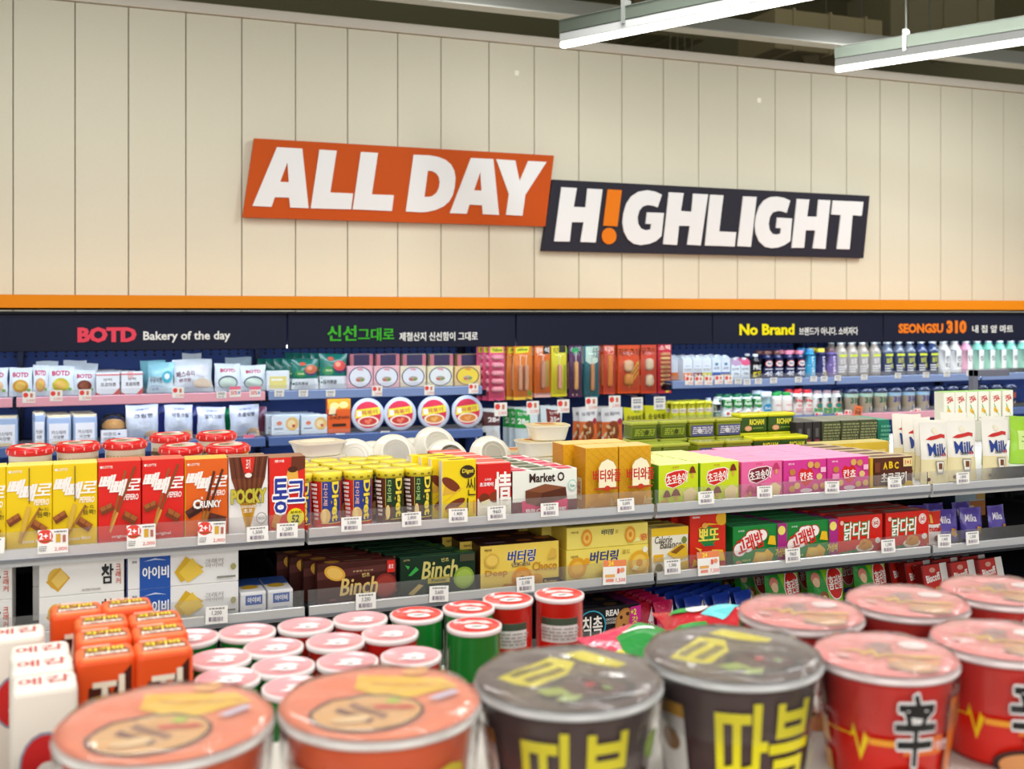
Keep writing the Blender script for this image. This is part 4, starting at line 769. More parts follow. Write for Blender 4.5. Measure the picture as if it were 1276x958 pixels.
rk = ob('bowl_rack', MB().box(X(425, 2.5), X(630, 2.5), 2.52, 2.68, ZA, ZA+.0345, '#e6e2d6', 'card', ch=.004)); tag(rk, 'low white card tray carrying the tilted rice bowls', 'tray')
def tray_mesh(w, d, h, col, lidc, art):
    vs = []; fs = []; n = 40
    def rr(t, sx, sy): a = 2*math.pi*t; c, s = math.cos(a), math.sin(a); q = .55; return (sx*math.copysign(abs(c)**q, c), sy*math.copysign(abs(s)**q, s))
    prof = [(.8, 0), (.82, .003), (.97, h-.004), (1.04, h-.002), (1.04, h)]
    for k_, z in prof:
        for i in range(n): x, y = rr(i/n, w/2*k_, d/2*k_); vs.append((x, y, z))
    for k_ in range(len(prof)-1):
        for i in range(n): j = (i+1) % n; fs.append((k_*n+i, k_*n+j, (k_+1)*n+j, (k_+1)*n+i))
    fs.append(tuple(range(n-1, -1, -1)))
    b = MB().add(vs, fs, col, 'gloss', True)
    l = MB().add([v for v in vs[-n:]]+[(v[0], v[1], v[2]+.0015) for v in vs[-n:]], [tuple(range(n, 2*n))]+[(i, (i+1) % n, n+(i+1) % n, n+i) for i in range(n)], lidc, 'gloss')
    l.art(art, lambda u, v, e: ((u-.5)*w, (v-.5)*d, h+.0015+e), eps=.0003)
    return b, l
tb, tl = tray_mesh(.105, .09, .036, '#f0ede2', '#e8dcb8', [E(.5, .5, .4, .4, '#d8c080'), E(.5, .5, .2, .25, '#c88a4a'), R(.25, .65, .7, .78, '#c8482c')])
pTr = proto('rice_tray', 'rice tray', ('tray', tb), ('film_lid', tl))
for i, (x0, Y0, dz) in enumerate([(676, 2.45, 0), (690, 2.45, 1), (670, 2.45, 2), (682, 2.45, 3), (722, 2.56, 0), (722, 2.56, 1), (646, 2.58, 0), (642, 2.58, 1)]):
    inst(pTr, (X(x0, Y0), Y0, ZA+.0385*dz), f'white film lidded rice tray behind the brownie box, {["bottom of the tall stack","second up in the tall stack","third up in the tall stack","topmost of the tall stack","lower one behind the waffle boxes","upper one behind the waffle boxes","lower one beside the tilted bowls","upper one beside the tilted bowls"][i]}', 'film lidded rice trays', rz=.1*(i%3-1))
ob2, ol2 = tray_mesh(.12, .1, .03, '#f2efe6', '#eee4cc', [E(.5, .5, .35, .35, '#e8dcc0')])
pOv = proto('oval_tray', 'rice tray', ('tray', ob2), ('film_lid', ol2))
for i in range(4):
    x0 = 396; Y0 = 2.5; inst(pOv, (X(x0, Y0), Y0, ZA+.0325*i), f'shallow white tray stacked beside the tall red box, {["lowest","second up","third up","topmost"][i]}', 'shallow white trays', rz=.1*i)
# tinned meat
def tin(w, h, d, col, lidc, art):
    b = MB().box(-w/2, w/2, 0, d, 0, h-.008, col, 'metal' if 0 else 'gloss', ch=.006)
    p = MB().art(art, lambda u, v, e: ((u-.5)*(w-.006), -e, .002+v*(h-.014)), asp=h/w)
    l = MB().box(-w/2-.002, w/2+.002, -.002, d+.002, h-.010, h, lidc, 'gloss', ch=.003)
    return proto('meat_tin', 'tin', ('tin_body', b), ('printed_label', p), ('lid', l))
ol = lines(.05, .1, .95, .8, 5, '#c8d83c', 4)+[R(.4, .3, .7, .75, '#3a4a14')]
tO = tin(.078, .047, .05, '#6c7c22', '#a8b444', [R(.0, .0, 1, .9, '#5c7020')]+lines(.08, .2, .9, .8, 4, '#a8b83a', 4)+[E(.55, .5, .08, .2, '#3c4c14')])
tW = tin(.078, .047, .05, '#7a8420', '#a8ac38', [R(.02, .0, .98, .88, '#5a5e8c')]+lines(.08, .15, .92, .8, 4, '#d8d4e4', 6)+[E(.35, .45, .1, .2, '#e0dcea')])
tRi = tin(.086, .052, .05, '#33541c', '#dcdc28', [T('RICHAM', .3, .5, .9, .92, '#e8e040', .04), E(.25, .25, .15, .2, '#d89a70'), E(.25, .25, .11, .14, '#e8b48c'), T('premium', .45, .2, .85, .32, '#a8c83c')])
tins = [(809, 0, tO), (843, 0, tO), (886, 0, tW), (922, 0, tW), (957, 0, tRi), (990, 0, tRi), (803, 1, tO), (840, 1, tO), (875, 1, tW), (909, 1, tW), (940, 1, tRi), (974, 1, tRi)]
for i, (x0, up, g) in enumerate(tins):
    Y0 = 2.43 if not up else 2.53; kind_ = {id(tO): 'olive green meat tin', id(tW): 'meat tin with slate blue label', id(tRi): 'yellow lidded meat tin'}[id(g)]
    for lv in ([0] if not up else [0, 1]):
        h0 = .047 if g is not tRi else .052
        inst(g, (X(x0, Y0), Y0, ZA+.045+lv*(h0+.001) if up else ZA+.045), f'{kind_}, {ORD[i % 2]} of its kind, {"front row" if not up else "top of the back row" if lv else "bottom of the back row"}', 'meat tins behind the mushroom biscuits')
rs = ob('display_riser', MB().box(X(795, 2.43), X(1010, 2.43), 2.425, 2.66, ZA, ZA+.0445, '#8a8f45', 'card', ch=.002)); tag(rs, 'low olive card riser under the rows of meat tins', 'riser')
# seaweed style gift boxes
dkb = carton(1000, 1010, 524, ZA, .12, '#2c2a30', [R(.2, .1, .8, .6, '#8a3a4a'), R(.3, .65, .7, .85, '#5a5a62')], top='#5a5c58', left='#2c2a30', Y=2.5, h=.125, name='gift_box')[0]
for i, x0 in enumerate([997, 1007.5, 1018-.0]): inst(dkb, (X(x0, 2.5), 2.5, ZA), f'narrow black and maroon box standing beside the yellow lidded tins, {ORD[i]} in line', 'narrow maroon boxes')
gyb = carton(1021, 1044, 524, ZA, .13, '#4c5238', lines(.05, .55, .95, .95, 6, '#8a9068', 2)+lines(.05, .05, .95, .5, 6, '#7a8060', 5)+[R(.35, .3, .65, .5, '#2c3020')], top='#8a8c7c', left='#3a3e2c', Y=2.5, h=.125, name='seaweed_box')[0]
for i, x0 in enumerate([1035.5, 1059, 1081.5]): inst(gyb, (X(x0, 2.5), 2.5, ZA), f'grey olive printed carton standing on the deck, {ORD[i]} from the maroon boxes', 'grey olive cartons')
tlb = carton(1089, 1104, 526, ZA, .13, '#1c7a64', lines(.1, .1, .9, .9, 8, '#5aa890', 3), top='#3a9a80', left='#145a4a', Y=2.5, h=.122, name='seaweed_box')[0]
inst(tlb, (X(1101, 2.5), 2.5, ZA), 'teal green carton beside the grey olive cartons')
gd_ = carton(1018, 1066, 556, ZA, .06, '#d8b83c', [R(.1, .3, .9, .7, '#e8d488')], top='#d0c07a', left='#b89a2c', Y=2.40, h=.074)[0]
for i, x0 in enumerate([1040, 1085]): inst(gd_, (X(x0, 2.40), 2.40, ZA), f'gold box behind the magenta biscuit boxes, {ORD[i]} from the tins', 'gold boxes')
ape = [T('APE', .3, .62, .75, .88, '#c83a2c', .04, rot=-1.2), P([(.3, .55), (.34, .56), (.8, .15), (.85, .1), (.4, .4)], '#5aa83a'), E(.4, .36, .12, .08, '#e8b828'), R(.05, .08, .7, .12, '#b8b8a8'), E(.55, .3, .1, .06, '#d8a81c')]
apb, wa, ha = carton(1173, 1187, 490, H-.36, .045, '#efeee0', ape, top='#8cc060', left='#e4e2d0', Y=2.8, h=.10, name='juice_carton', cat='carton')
for i, x0 in enumerate([1183, 1197, 1211.5, 1226, 1241, 1256]): inst(apb, (X(x0, 2.8), 2.8, ZA+.068), f'white drink carton with green top behind the milk pouches, {ORD[i]} along the row', 'white drink cartons')
ar = ob('display_riser', MB().box(X(1177, 2.8), X(1266, 2.8), 2.79, 2.87, ZA, ZA+.0675, '#c8c8b8', 'card', ch=.002)); tag(ar, 'low pale riser under the white drink cartons', 'riser')
fx, fz_ = at(1216, 461, 3.0)
gf = ob('sign_stand', MB().box(fx-.012, fx+.012, 3.0, 3.024, ZA, fz_, '#6c6e7c', 'paint', ch=.002).box(fx-.012, fx+.16, 3.0, 3.024, fz_-.024, fz_, '#6c6e7c', 'paint', ch=.002))
tag(gf, 'grey square tube stand rising behind the white drink cartons', 'stand')
# ================================================================== goods in the wall cooler
YC = 5.24
def hgt(x, yt, z, Y=YC): return at(x, yt, Y)[1]-z
def wid(a, b, Y=YC): return X(b, Y)-X(a, Y)
def bottle(w, h, body, label, cap, art, sh=.72, neck=.42, caph=.09, lab=(.05, .6), m='gloss', name='drink_bottle', cat='bottle', n=14):
    r = w/2; hb = h*(1-caph)
    prof = [(r*.9, 0), (r, h*.02), (r, h*lab[0]), (r, h*lab[1]), (r, h*sh*.92), (r*.88, h*sh), (r*neck*1.1, h*(sh+(1-caph-sh)*.75)), (r*neck, hb)]
    b = MB().lathe(prof, body, m, n, cols=[body, body, label, body, body, body, body])
    fn = lambda u, v, e: ((r+e)*math.sin((u-.5)*2.2), -(r+e)*math.cos((u-.5)*2.2), h*lab[0]+v*h*(lab[1]-lab[0]))
    parts = [('bottle_body', b)]
    if art: parts.append(('printed_label', MB().art(art, fn, nu=8, eps=.00025)))
    parts.append(('cap', MB().lathe([(r*neck*1.12, hb-.001), (r*neck*1.15, h-.003), (r*neck*1.0, h)], cap, 'gloss', 12)))
    return proto(name, cat, *parts)
def peak(w, h, d, col, topc, art, cap='#e8eef4'):
    hb = h*.84; m = MB().box(-w/2, w/2, 0, d, 0, hb, col, 'card')
    m.add([(-w/2, 0, hb), (w/2, 0, hb), (w/2, d, hb), (-w/2, d, hb), (-w/2, d*.45, h*.97), (w/2, d*.45, h*.97), (w/2, d*.55, h*.97), (-w/2, d*.55, h*.97)], [(0, 1, 5, 4), (2, 3, 7, 6), (4, 5, 6, 7), (0, 4, 7, 3), (1, 2, 6, 5)], topc, 'card')
    parts = [('carton', m), ('printed_front', MB().art(art, fr(w, hb), eps=.00025))]
    parts.append(('cap', MB().lathe([(w*.22, h*.9), (w*.22, h), (w*.19, h*1.01)], cap, 'gloss', 10, c=(0, d*.3))))
    return proto('drink_carton', 'carton', *parts)
def cols(pr, desc, group, pxs, z, ref, deep=2, pitch=.082, Y=YC, dx=0):
    row(pr, desc, group, [X(p, Y) for p in pxs], Y, z, deep, pitch, ref, dx=dx)
# ---- upper shelf, drink end
hc = hgt(880, 443, Z1)
def c24(c): return [R(0, 0, 1, .36, c), T('24', .12, .08, .88, .3, '#fff4ee', .03), T('프로틴', .1, .48, .9, .56, '#4a4a50', .02), R(.1, .42, .9, .44, '#a0a4ac'), R(.2, .66, .8, .7, '#b8c8dc')]
w = wid(852, 863.5)-.002
for px_, c, nm in ((857, '#f08a4c', 'orange'), (869.5, '#8a3c3c', 'brown'), (881, '#d8d428', 'yellow')):
    cols(peak(w, hc, w, '#e8f0f8', '#dce8f4', c24(c)), f'white protein drink carton with {nm} base', f'{nm} based protein cartons', [px_], Z1, 'the hanging packs' if nm == 'orange' else 'the other numbered cartons', 3, .075)
og = peak(w, hc, w, '#e8f0f8', '#dce8f4', [R(0, 0, 1, .36, '#f08a4c')])
for i, x0 in enumerate([841, 848]): inst(og, (X(x0, YC)-.01, YC+.06, Z1), f'orange based drink carton tucked behind the hanging packs, {ORD[i]} of two', 'orange cartons by the hanging packs')
for px_, c, nm in ((893, '#6a4c8a', 'purple'), (904.5, '#e0b040', 'gold')):
    cols(peak(w, hc, w, '#e4eef8', '#d0e0f0', [R(0, .26, 1, .36, '#3c6cb8'), R(0, .2, 1, .26, c), T('요맘', .2, .5, .8, .62, '#4a5a8a', .02), E(.5, .76, .2, .07, '#5a90b0'), T('우유', .2, .05, .8, .15, '#6a7aa0')]), f'pale milk carton with blue and {nm} bands', 'banded milk cartons', [px_], Z1, 'the numbered cartons', 3, .075)
w2 = wid(911, 922.5)-.002
for px_, c, nm in ((917, '#c8a8cc', 'lavender'), (929, '#ee6a96', 'pink')):
    cols(peak(w2, hgt(917, 446, Z1), w2, '#e8f2fa', c, [P([(0, 1), (1, 1), (1, .8), (.5, .74), (0, .84)], c), T('단백', .1, .5, .8, .62, '#4a5a6a', .02), T('20g', .3, .22, .8, .36, '#4a5a6a', .02), R(.1, .06, .9, .12, '#b8d0e4')]), f'{nm} gabled protein milk carton', 'gabled cartons', [px_], Z1, 'the banded cartons', 2, .075)
wb = wid(935, 947.5)-.003; hb2 = hgt(955, 437, Z1)
cols(bottle(wb, hgt(941, 441, Z1), '#23242c', '#202028', '#e8eef2', [T('PRO', .1, .5, .9, .8, '#e8ecf0', .04), P([(.05, .05), (.9, .15), (.95, .45), (.1, .35)], '#e8d82c'), T('43', .2, .08, .8, .38, '#16161a', .04)], lab=(.03, .7)), 'black protein bottle with yellow number', 'black bottles', [941], Z1, 'the gabled cartons', 2)
def nav(): return [E(.5, .74, .36, .17, '#c83038'), E(.5, .74, .3, .14, '#f0eef0'), T('PRO', .3, .68, .7, .8, '#2a3468', .03), T('40', .12, .08, .8, .34, '#dfe6f4', .03), R(.15, .42, .85, .48, '#d8dcec')]
wn = wid(948, 961)-.002
nb = bottle(wn, hb2, '#232c5c', '#27305f', '#6a3c34', nav(), sh=.78, neck=.62, caph=.13, lab=(.03, .72)); nk = bottle(wn, hb2, '#232c5c', '#27305f', '#ec86a0', nav(), sh=.78, neck=.62, caph=.13, lab=(.03, .72))
cols(nb, 'navy protein bottle with brown cap', 'navy bottles, brown caps', [955, 968], Z1, 'the black bottle', 2)
cols(nk, 'navy protein bottle with pink cap', 'navy bottles, pink caps', [982, 995.5], Z1, 'the brown capped bottles', 2)
hb3 = hgt(1008, 434, Z1); wq = wid(1002, 1015)-.002
for px_, body, lab_, cap, nm, tx in ((1008.5, '#35a4d8', '#35a4d8', '#3a90c8', 'sky blue', '#d8f0f8'), (1022, '#28306a', '#28306a', '#f0dc3c', 'navy yellow capped', '#e8e4f4'), (1035, '#7a6ab0', '#7a6ab0', '#6a4a50', 'purple', '#e4dcf4')):
    a = [T('PROTEIN', .36, .2, .66, .9, tx, .03)] if nm != 'purple' else []
    ar_ = [P([(.55, .0), (1, .0), (1, .3), (.6, .2)], '#e8c850')] if nm.startswith('navy') else [R(.1, .5, .3, .52, tx)]
    g_ = bottle(wq, hb3, body, lab_, cap, ar_+[T(s, .4, .8-.12*i, .62, .9-.12*i, tx, .03) for i, s in enumerate('PROTEIN')], sh=.8, neck=.6, caph=.13, lab=(.03, .8))
    cols(g_, f'{nm} protein drink bottle', 'coloured protein bottles', [px_], Z1, 'the navy bottles', 2)
hw = hgt(1100, 424, Z1)
def tea(label, yel, body='#b8ac9c', txt='#3c4a78'): return bottle(wid(1053, 1067)-.002, hw, body, label, '#e8eef2', ([R(.15, .82, .9, .93, '#e0ec3c')] if yel else [])+[T('보리', .2, .45, .6, .75, txt, .03), T('차', .5, .2, .8, .45, txt, .03)]+lines(.1, .05, .5, .4, 3, '#f0f4f8'), sh=.74, neck=.4, lab=(.08, .66), m='liquid')
t1 = tea('#b4b0b0', True, '#a89c90', '#f0f0f4'); t2 = tea('#3c4870', True, '#6a7488', '#e8ec50'); t3 = tea('#26325c', True, '#3c4c78', '#e8ec50')
tw = bottle(wid(1169, 1183)-.002, hw, '#d4d2cc', '#f0f4f8', '#e8eef2', [R(.3, 0, .75, 1, '#f8fafc'), T('린', .36, .5, .7, .75, '#2c3440', .03), T('티', .36, .2, .7, .45, '#2c3440', .03)], sh=.74, neck=.4, lab=(.05, .7), m='liquid')
tp_ = bottle(wid(1169, 1183)-.002, hw, '#f0a8c4', '#f0b8d0', '#e8eef2', [R(.3, 0, .75, 1, '#f8fafc'), T('단', .36, .5, .7, .75, '#6c3450', .03)], sh=.74, neck=.4, lab=(.05, .7), m='liquid')
tg = bottle(wid(1169, 1183)-.002, hw, '#8cd8c0', '#a8e0cc', '#e8eef2', [R(.3, 0, .75, 1, '#f8fafc'), T('싱', .36, .5, .7, .75, '#2c5450', .03)], sh=.74, neck=.4, lab=(.05, .7), m='liquid')
cols(t1, 'grain tea bottle with pale label', 'pale label tea bottles', [1047, 1060.5, 1074, 1089], Z1, 'the purple bottle', 2)
cols(t2, 'slate blue label tea bottle', 'slate label tea bottles', [1104.5, 1119, 1132.5], Z1, 'the pale label teas', 2)
cols(t3, 'dark navy label tea bottle', 'navy label tea bottles', [1147, 1161], Z1, 'the slate label teas', 2)
cols(tw, 'white label clear drink bottle', 'white label bottles', [1175, 1189], Z1, 'the navy label teas', 2)
cols(tp_, 'pink water bottle', 'pink bottles', [1203], Z1, 'the white label bottles', 2)
cols(tg, 'mint green water bottle', 'mint bottles', [1217, 1231, 1245, 1259, 1273], Z1, 'the pink water bottle', 2)
# ---- second shelf, drink end
wy = wid(858, 868)-.002; hy = hgt(862, 500, Z2)
ty = bottle(wy, hy, '#e4e42c', '#e8e83c', '#ecec3c', [R(0, .45, 1, .72, '#f4f0e0'), T('비타', .15, .5, .6, .66, '#6a5a3a', .02), T('C', .62, .48, .9, .68, '#c83c3c', .03), R(0, .1, 1, .3, '#c8d428')], sh=.9, neck=.95, caph=.1, lab=(.03, .86))
cols(ty, 'small yellow vitamin drink bottle', 'yellow vitamin drinks', [840, 850, 861, 871.5, 881.5], Z2, 'the yellow hanging pouches', 3, .055, dx=-.006)
wa_ = bottle(wid(883, 894)-.002, hgt(888, 497, Z2), '#e8f0f4', '#e8f0f4', '#e8eef4', [R(0, 0, 1, .42, '#1c5a3c'), T('160', .1, .5, .9, .7, '#3c4c5c', .02), T('장', .2, .1, .8, .34, '#d8ecd8', .03)], sh=.78, neck=.5, lab=(.03, .75))
cols(wa_, 'white and dark green yoghurt bottle', 'white green bottles', [892], Z2, 'the vitamin drinks', 2)
def act(f): return bottle(wid(899, 911.5)-.002, hgt(905, 492, Z2), '#eaf2ee', '#eaf2ee', '#1c7a4c', [P([(0, .6), (.5, .5), (1, .6), (1, 1), (0, 1)], '#2c9c48'), T('Activia', .1, .66, .95, .86, '#f0f8f0', .04), R(.2, .9, .7, .96, '#f0f8f0'), E(.4, .22, .14, .1, f), T('비피', .55, .3, .9, .4, '#d8506a', .02)], sh=.84, neck=.6, caph=.1, lab=(.02, .82))
cols(act('#d8343c'), 'green topped yoghurt bottle with strawberry', 'strawberry yoghurt bottles', [905, 917.5], Z2, 'the white and green bottle', 2)
cols(act('#e8842c'), 'green topped yoghurt bottle with orange fruit', 'orange fruit yoghurt bottles', [930, 942.5], Z2, 'the strawberry yoghurts', 2)
cols(bottle(wid(939, 951)-.002, hgt(945, 488, Z2), '#a8d8ec', '#b8e0f0', '#e8f2f8', [E(.5, .4, .46, .24, '#2c90c8'), T('Evie', .2, .34, .8, .48, '#e8f4fa', .03)], sh=.86, neck=.95, caph=.2, lab=(.03, .8)), 'sky blue and white yoghurt bottle', 'sky yoghurt bottles', [954], Z2, 'the orange fruit yoghurts', 2)
cols(bottle(wid(951, 963.5)-.002, hgt(957, 489, Z2), '#f4f0ec', '#f4f0ec', '#2ca84c', [R(0, 0, 1, .28, '#d83a48'), T('매일', .2, .6, .8, .7, '#d8506a', .02), T('요구', .2, .08, .8, .2, '#f8e8e8', .02)], sh=.78, neck=.6, caph=.14, lab=(.03, .7)), 'white yoghurt bottle with green cap', 'green cap yoghurt bottles', [967, 980], Z2, 'the sky blue bottle', 2)
cols(bottle(wid(976, 988)-.002, hgt(982, 486, Z2), '#f4f0ec', '#f4f0ec', '#dc2c34', [T('Hej', .15, .62, .85, .86, '#d8303c', .04), T('90', .3, .42, .7, .56, '#d8506a', .02)]+lines(.15, .1, .85, .36, 3, '#e08a94'), sh=.8, neck=.62, caph=.13, lab=(.03, .75)), 'white yoghurt bottle with red cap', 'red cap yoghurt bottles', [993, 1005.5], Z2, 'the green capped bottles', 2)
cols(bottle(wid(1002, 1014)-.002, hgt(1008, 488, Z2), '#f0f6f4', '#f0f6f4', '#c8a8a8', [P([(0, 0), (1, 0), (1, .4), (.5, .3), (0, .36)], '#3ca45c'), E(.5, .5, .32, .2, '#e0702c'), E(.5, .5, .26, .16, '#1c8a84'), E(.3, .12, .06, .04, '#e8e050')], sh=.8, neck=.6, caph=.08, lab=(.03, .75)), 'green yoghurt bottle with round seal', 'round seal yoghurt bottles', [1018, 1030, 1041.5], Z2, 'the red capped bottles', 2)
def cof(band, col, name_):
    w = wid(1049, 1065); h = hgt(1057, 485, Z2); r = w/2
    b = MB().lathe([(r*.76, 0), (r*.94, h*.68), (r*.97, h*.84)], '#b4a894', 'gloss', 16, cols=['#b4a894' if col != '#f0742c' else '#28305c', band])
    fn = lambda u, v, e: ((r*(.78+.18*v)+e)*math.sin((u-.5)*2.2), -(r*(.78+.18*v)+e)*math.cos((u-.5)*2.2), v*h*.78)
    l = MB().lathe([(r, h*.83), (r*1.04, h*.86), (r, h*.93), (r*.86, h*.95), (r*.84, h), (.0001, h)], '#2c3450', 'gloss', 16)
    return proto('coffee_cup', 'coffee cup', ('cup', b), ('printed_label', MB().art([T('310', .2, .52, .86, .86, col, .05), E(.75, .25, .14, .12, '#e8f0f0'), R(.5, .05, .6, .3, col)], fn, nu=8, eps=.00025)), ('lid', l))
cols(cof('#bce0d4', '#1c6a54', ''), 'tan coffee cup with mint band', 'mint band coffee cups', [1060, 1078, 1096], Z2, 'the round seal yoghurts', 2, .1)
cols(cof('#a8d0ee', '#34409c', ''), 'tan coffee cup with blue band', 'blue band coffee cups', [1113.5, 1131, 1149], Z2, 'the mint band cups', 2, .1)
cols(cof('#28305c', '#f0742c', ''), 'navy coffee cup with orange number', 'navy coffee cups', [1167, 1185, 1203, 1221, 1239, 1257], Z2, 'the blue band cups', 2, .1)
op = MB().box(-.03, .03, 0, .002, 0, .07, '#ee8050', 'card').art([T('310', .15, .25, .85, .6, '#2c2438', .05), R(.2, .7, .8, .76, '#8a3c28')], fr(.06, .07), eps=.0004)
xx, zz = at(1068, 520, YS-.04); tag(ob('promo_card', op, loc=(xx, YS-.04, zz), rot=(0, .2, 0)), 'tilted orange promotion card leaning before the tan coffee cups', 'card')
# ---- hanging packs
def hang(w, h, col, items, parts, top=None, name='hanging_pack', food='#d8a080'):
    m = MB().box(-w/2, w/2, 0, .004, -h, 0, col, 'card', ch=.001); fn = lambda u, v, e: ((u-.5)*w, -e, -h+v*h)
    lst = [('pack_card', m), ('printed_front', MB().art(items, fn, eps=.0003, asp=h/w))]+parts
    f = MB(); n = 6; vs = []; fs = []
    for j in range(n+1):
        for i in range(n+1):
            u, v = i/n, j/n; b = .016*(max(math.sin(math.pi*u), 0)**.5)*(max(math.sin(math.pi*v), 0)**.4); vs.append(((u-.5)*w*.92, -.003-b, -h*.95+v*h*.78))
    for j in range(n):
        for i in range(n): a = j*(n+1)+i; fs.append((a, a+1, a+n+2, a+n+1))
    lst.append(('film_blister', MB().add(vs, fs, '#ffffff', 'film', True)))
    return proto(name, 'hanging pack', *lst)
def saus(xs, z0, z1, r, col, n='sausage'): return [(n, MB().capsule(x, -.010, z0, z1, r, col)) for x in xs]
def sticks(xs, z0, z1): return [('wooden_stick', MB().tube((x, -.008, z0), (x, -.008, z1), .0025, '#f0e4cc', 'matte', 6)) for x in xs]
YHk = 5.27; ZK = H-.16
def hk(px0, px1, yb, col, items, parts, label, back=2, dirx=-.025, group=None, z=None):
    w = wid(px0, px1, YHk); h = (z or ZK)-at((px0+px1)/2, yb, YHk)[1]; p = hang(w, h, col, items(w, h), parts(w, h))
    for j in range(back+1):
        inst(p, ((X(px0, YHk)+X(px1, YHk))/2+dirx*j, YHk+.028*j, z or ZK), label if j == 0 else label.replace(' hanging from the bar', '')+f', {ORD[j-1]} pack behind it', (group or label) if back else None, rz=.06*j)
ttl = lambda s, c='#2c2420', y0=.78, y1=.9: T(s, .1, y0, .9, y1, c, .03)
hk(609, 629, 499, '#ea5a86', lambda w, h: [R(.1, .86, .9, .96, '#e8e83c'), T('Yellow', .2, .88, .85, .94, '#3a3a20')], lambda w, h: [('sausage', MB().capsule(0, 0, -.5*w, .5*w*.8, .016, '#ec9aa8')) ]*0+[('sausage_link', MB().add(*[(lambda c: ([((v[2]-0)*1.0, v[1]-.012, v[0]+c) for v in MB().capsule(0, 0, -.38*w, .38*w, .0155, '#e890a0').v], MB().capsule(0, 0, -.38*w, .38*w, .0155, '#e890a0').f[::1]))(-h*.22-i*h*.145)][0], '#ee9aa8', 'food', True)) for i in range(5)], 'pink pack of five short sausages hanging from the bar', 2)
hk(640, 663, 498, '#ee8a2c', lambda w, h: [P([(.1, .84), (.8, .86), (.85, .97), (.12, .95)], '#ecec34'), T('yellow', .2, .87, .75, .94, '#3a3a20', .02), R(.0, .0, 1, .06, '#f4c84c'), E(.85, .12, .1, .05, '#8ac040')], lambda w, h: saus([-w*.17, w*.15], -h*.84, -h*.36, .0125, '#cf9878')+sticks([-w*.17, w*.15], -h*.37, -h*.2), 'orange pack with two sausages on sticks hanging from the bar', 4, -.03)
hk(666, 686, 495, '#e8741c', lambda w, h: [R(.55, .82, .95, .97, '#2a241c'), T('맥반', .1, .8, .5, .95, '#fff4e0', .04), T('석', .6, .84, .9, .95, '#fff', .03), R(.72, .2, .9, .7, '#c8b03c'), R(.0, .0, 1, .08, '#e8b8b0')], lambda w, h: saus([0], -h*.84, -h*.3, .0155, '#c08868')+sticks([0], -h*.3, -h*.2), 'dark orange pack with one thick sausage hanging from the bar', 1)
hk(687, 706, 494, '#e6dc2c', lambda w, h: [R(.5, .84, .95, .97, '#2a2a24'), T('치즈', .1, .82, .5, .94, '#7a3c2c', .03), R(.8, .1, .95, .6, '#b8c41c')], lambda w, h: saus([0], -h*.86, -h*.38, .0125, '#dfa088')+sticks([0], -h*.4, -h*.22), 'yellow pack with a pale sausage on a stick hanging from the bar', 2)
hk(709, 725, 495, '#5a2c5a', lambda w, h: [T('소세지', .1, .86, .9, .95, '#e8e0e8', .02), E(.5, .88, .3, .06, '#3ca868'), E(.3, .05, .06, .02, '#e8c0a0'), E(.6, .05, .06, .02, '#e8c0a0')], lambda w, h: saus([0], -h*.86, -h*.32, .013, '#dca464')+sticks([0], -h*.34, -h*.14), 'purple pack with a golden sausage on a stick hanging from the bar', 1)
hk(728, 746.5, 495, '#2c7480', lambda w, h: [P([(.1, .68), (.5, .6), (.9, .66), (.95, .96), (.1, .95)], '#cfe4d4'), T('숯불', .55, .74, .92, .94, '#2c4a3c', .03)], lambda w, h: saus([0], -h*.88, -h*.36, .013, '#c88a5c')+sticks([0], -h*.4, -h*.2), 'teal pack with a brown sausage on a stick hanging from the bar', 1)
hk(752, 766, 491, '#dc5030', lambda w, h: [T('떡갈비', .1, .84, .9, .95, '#f8e0d0', .03)], lambda w, h: saus([0], -h*.86, -h*.2, .0155, '#d87c34', 'rice_cake_skewer'), 'red pack with an orange skewer hanging from the bar', 2)
hk(770, 797, 490, '#e4541c', lambda w, h: [T('직화구이', .02, .74, .98, .9, '#2c1c14', .05), P([(.5, .2), (.95, .5), (.95, .56), (.5, .26)], '#f0c03c'), P([(.5, .1), (.95, .4), (.95, .46), (.5, .16)], '#f0c03c'), P([(.5, .3), (.95, .6), (.95, .66), (.5, .36)], '#f0c03c'), E(.9, .6, .06, .03, '#e8d83c')], lambda w, h: [('grilled_patty', MB().add([(v[0]*1.5-.006, v[1]-.008, -h*c+v[2]) for v in MB().capsule(0, 0, -.035, .035, .02, '#e0a060').v], MB().capsule(0, 0, -.035, .035, .02, '#e0a060').f, cc, 'food', True)) for c, cc in ((.45, '#e0b48c'), (.72, '#d0883c'))], 'bright orange pack with two grilled patties hanging from the bar', 2)
hk(798.5, 818, 490, '#dc4a28', lambda w, h: [T('닭구이', .05, .78, .9, .92, '#2c1c14', .05)], lambda w, h: [('grilled_patty', MB().add([(v[0]*1.4, v[1]-.008, -h*c+v[2]) for v in MB().capsule(0, 0, -.035, .035, .018, '#e0a060').v], MB().capsule(0, 0, -.035, .035, .018, '#e0a060').f, '#dcc4a4', 'food', True)) for c in (.42, .74)], 'red orange pack with two pale patties hanging from the bar', 1)
hk(820, 836.5, 490, '#d4283c', lambda w, h: [T('소떡', .1, .86, .9, .96, '#fff0e0', .04), E(.7, .05, .16, .04, '#e8c83c')], lambda w, h: [('sausage_link', MB().add([(v[2], v[1]-.008, -h*(.22+.085*i)+v[0]) for v in MB().capsule(0, 0, -.36*w, .36*w, .0095, '#e0b070').v], MB().capsule(0, 0, -.36*w, .36*w, .0095, '#e0b070').f, '#e2b474' if i % 2 else '#d8945c', 'food', True)) for i in range(8)], 'crimson pack with a ladder of eight small sausages hanging from the bar', 2, .0)
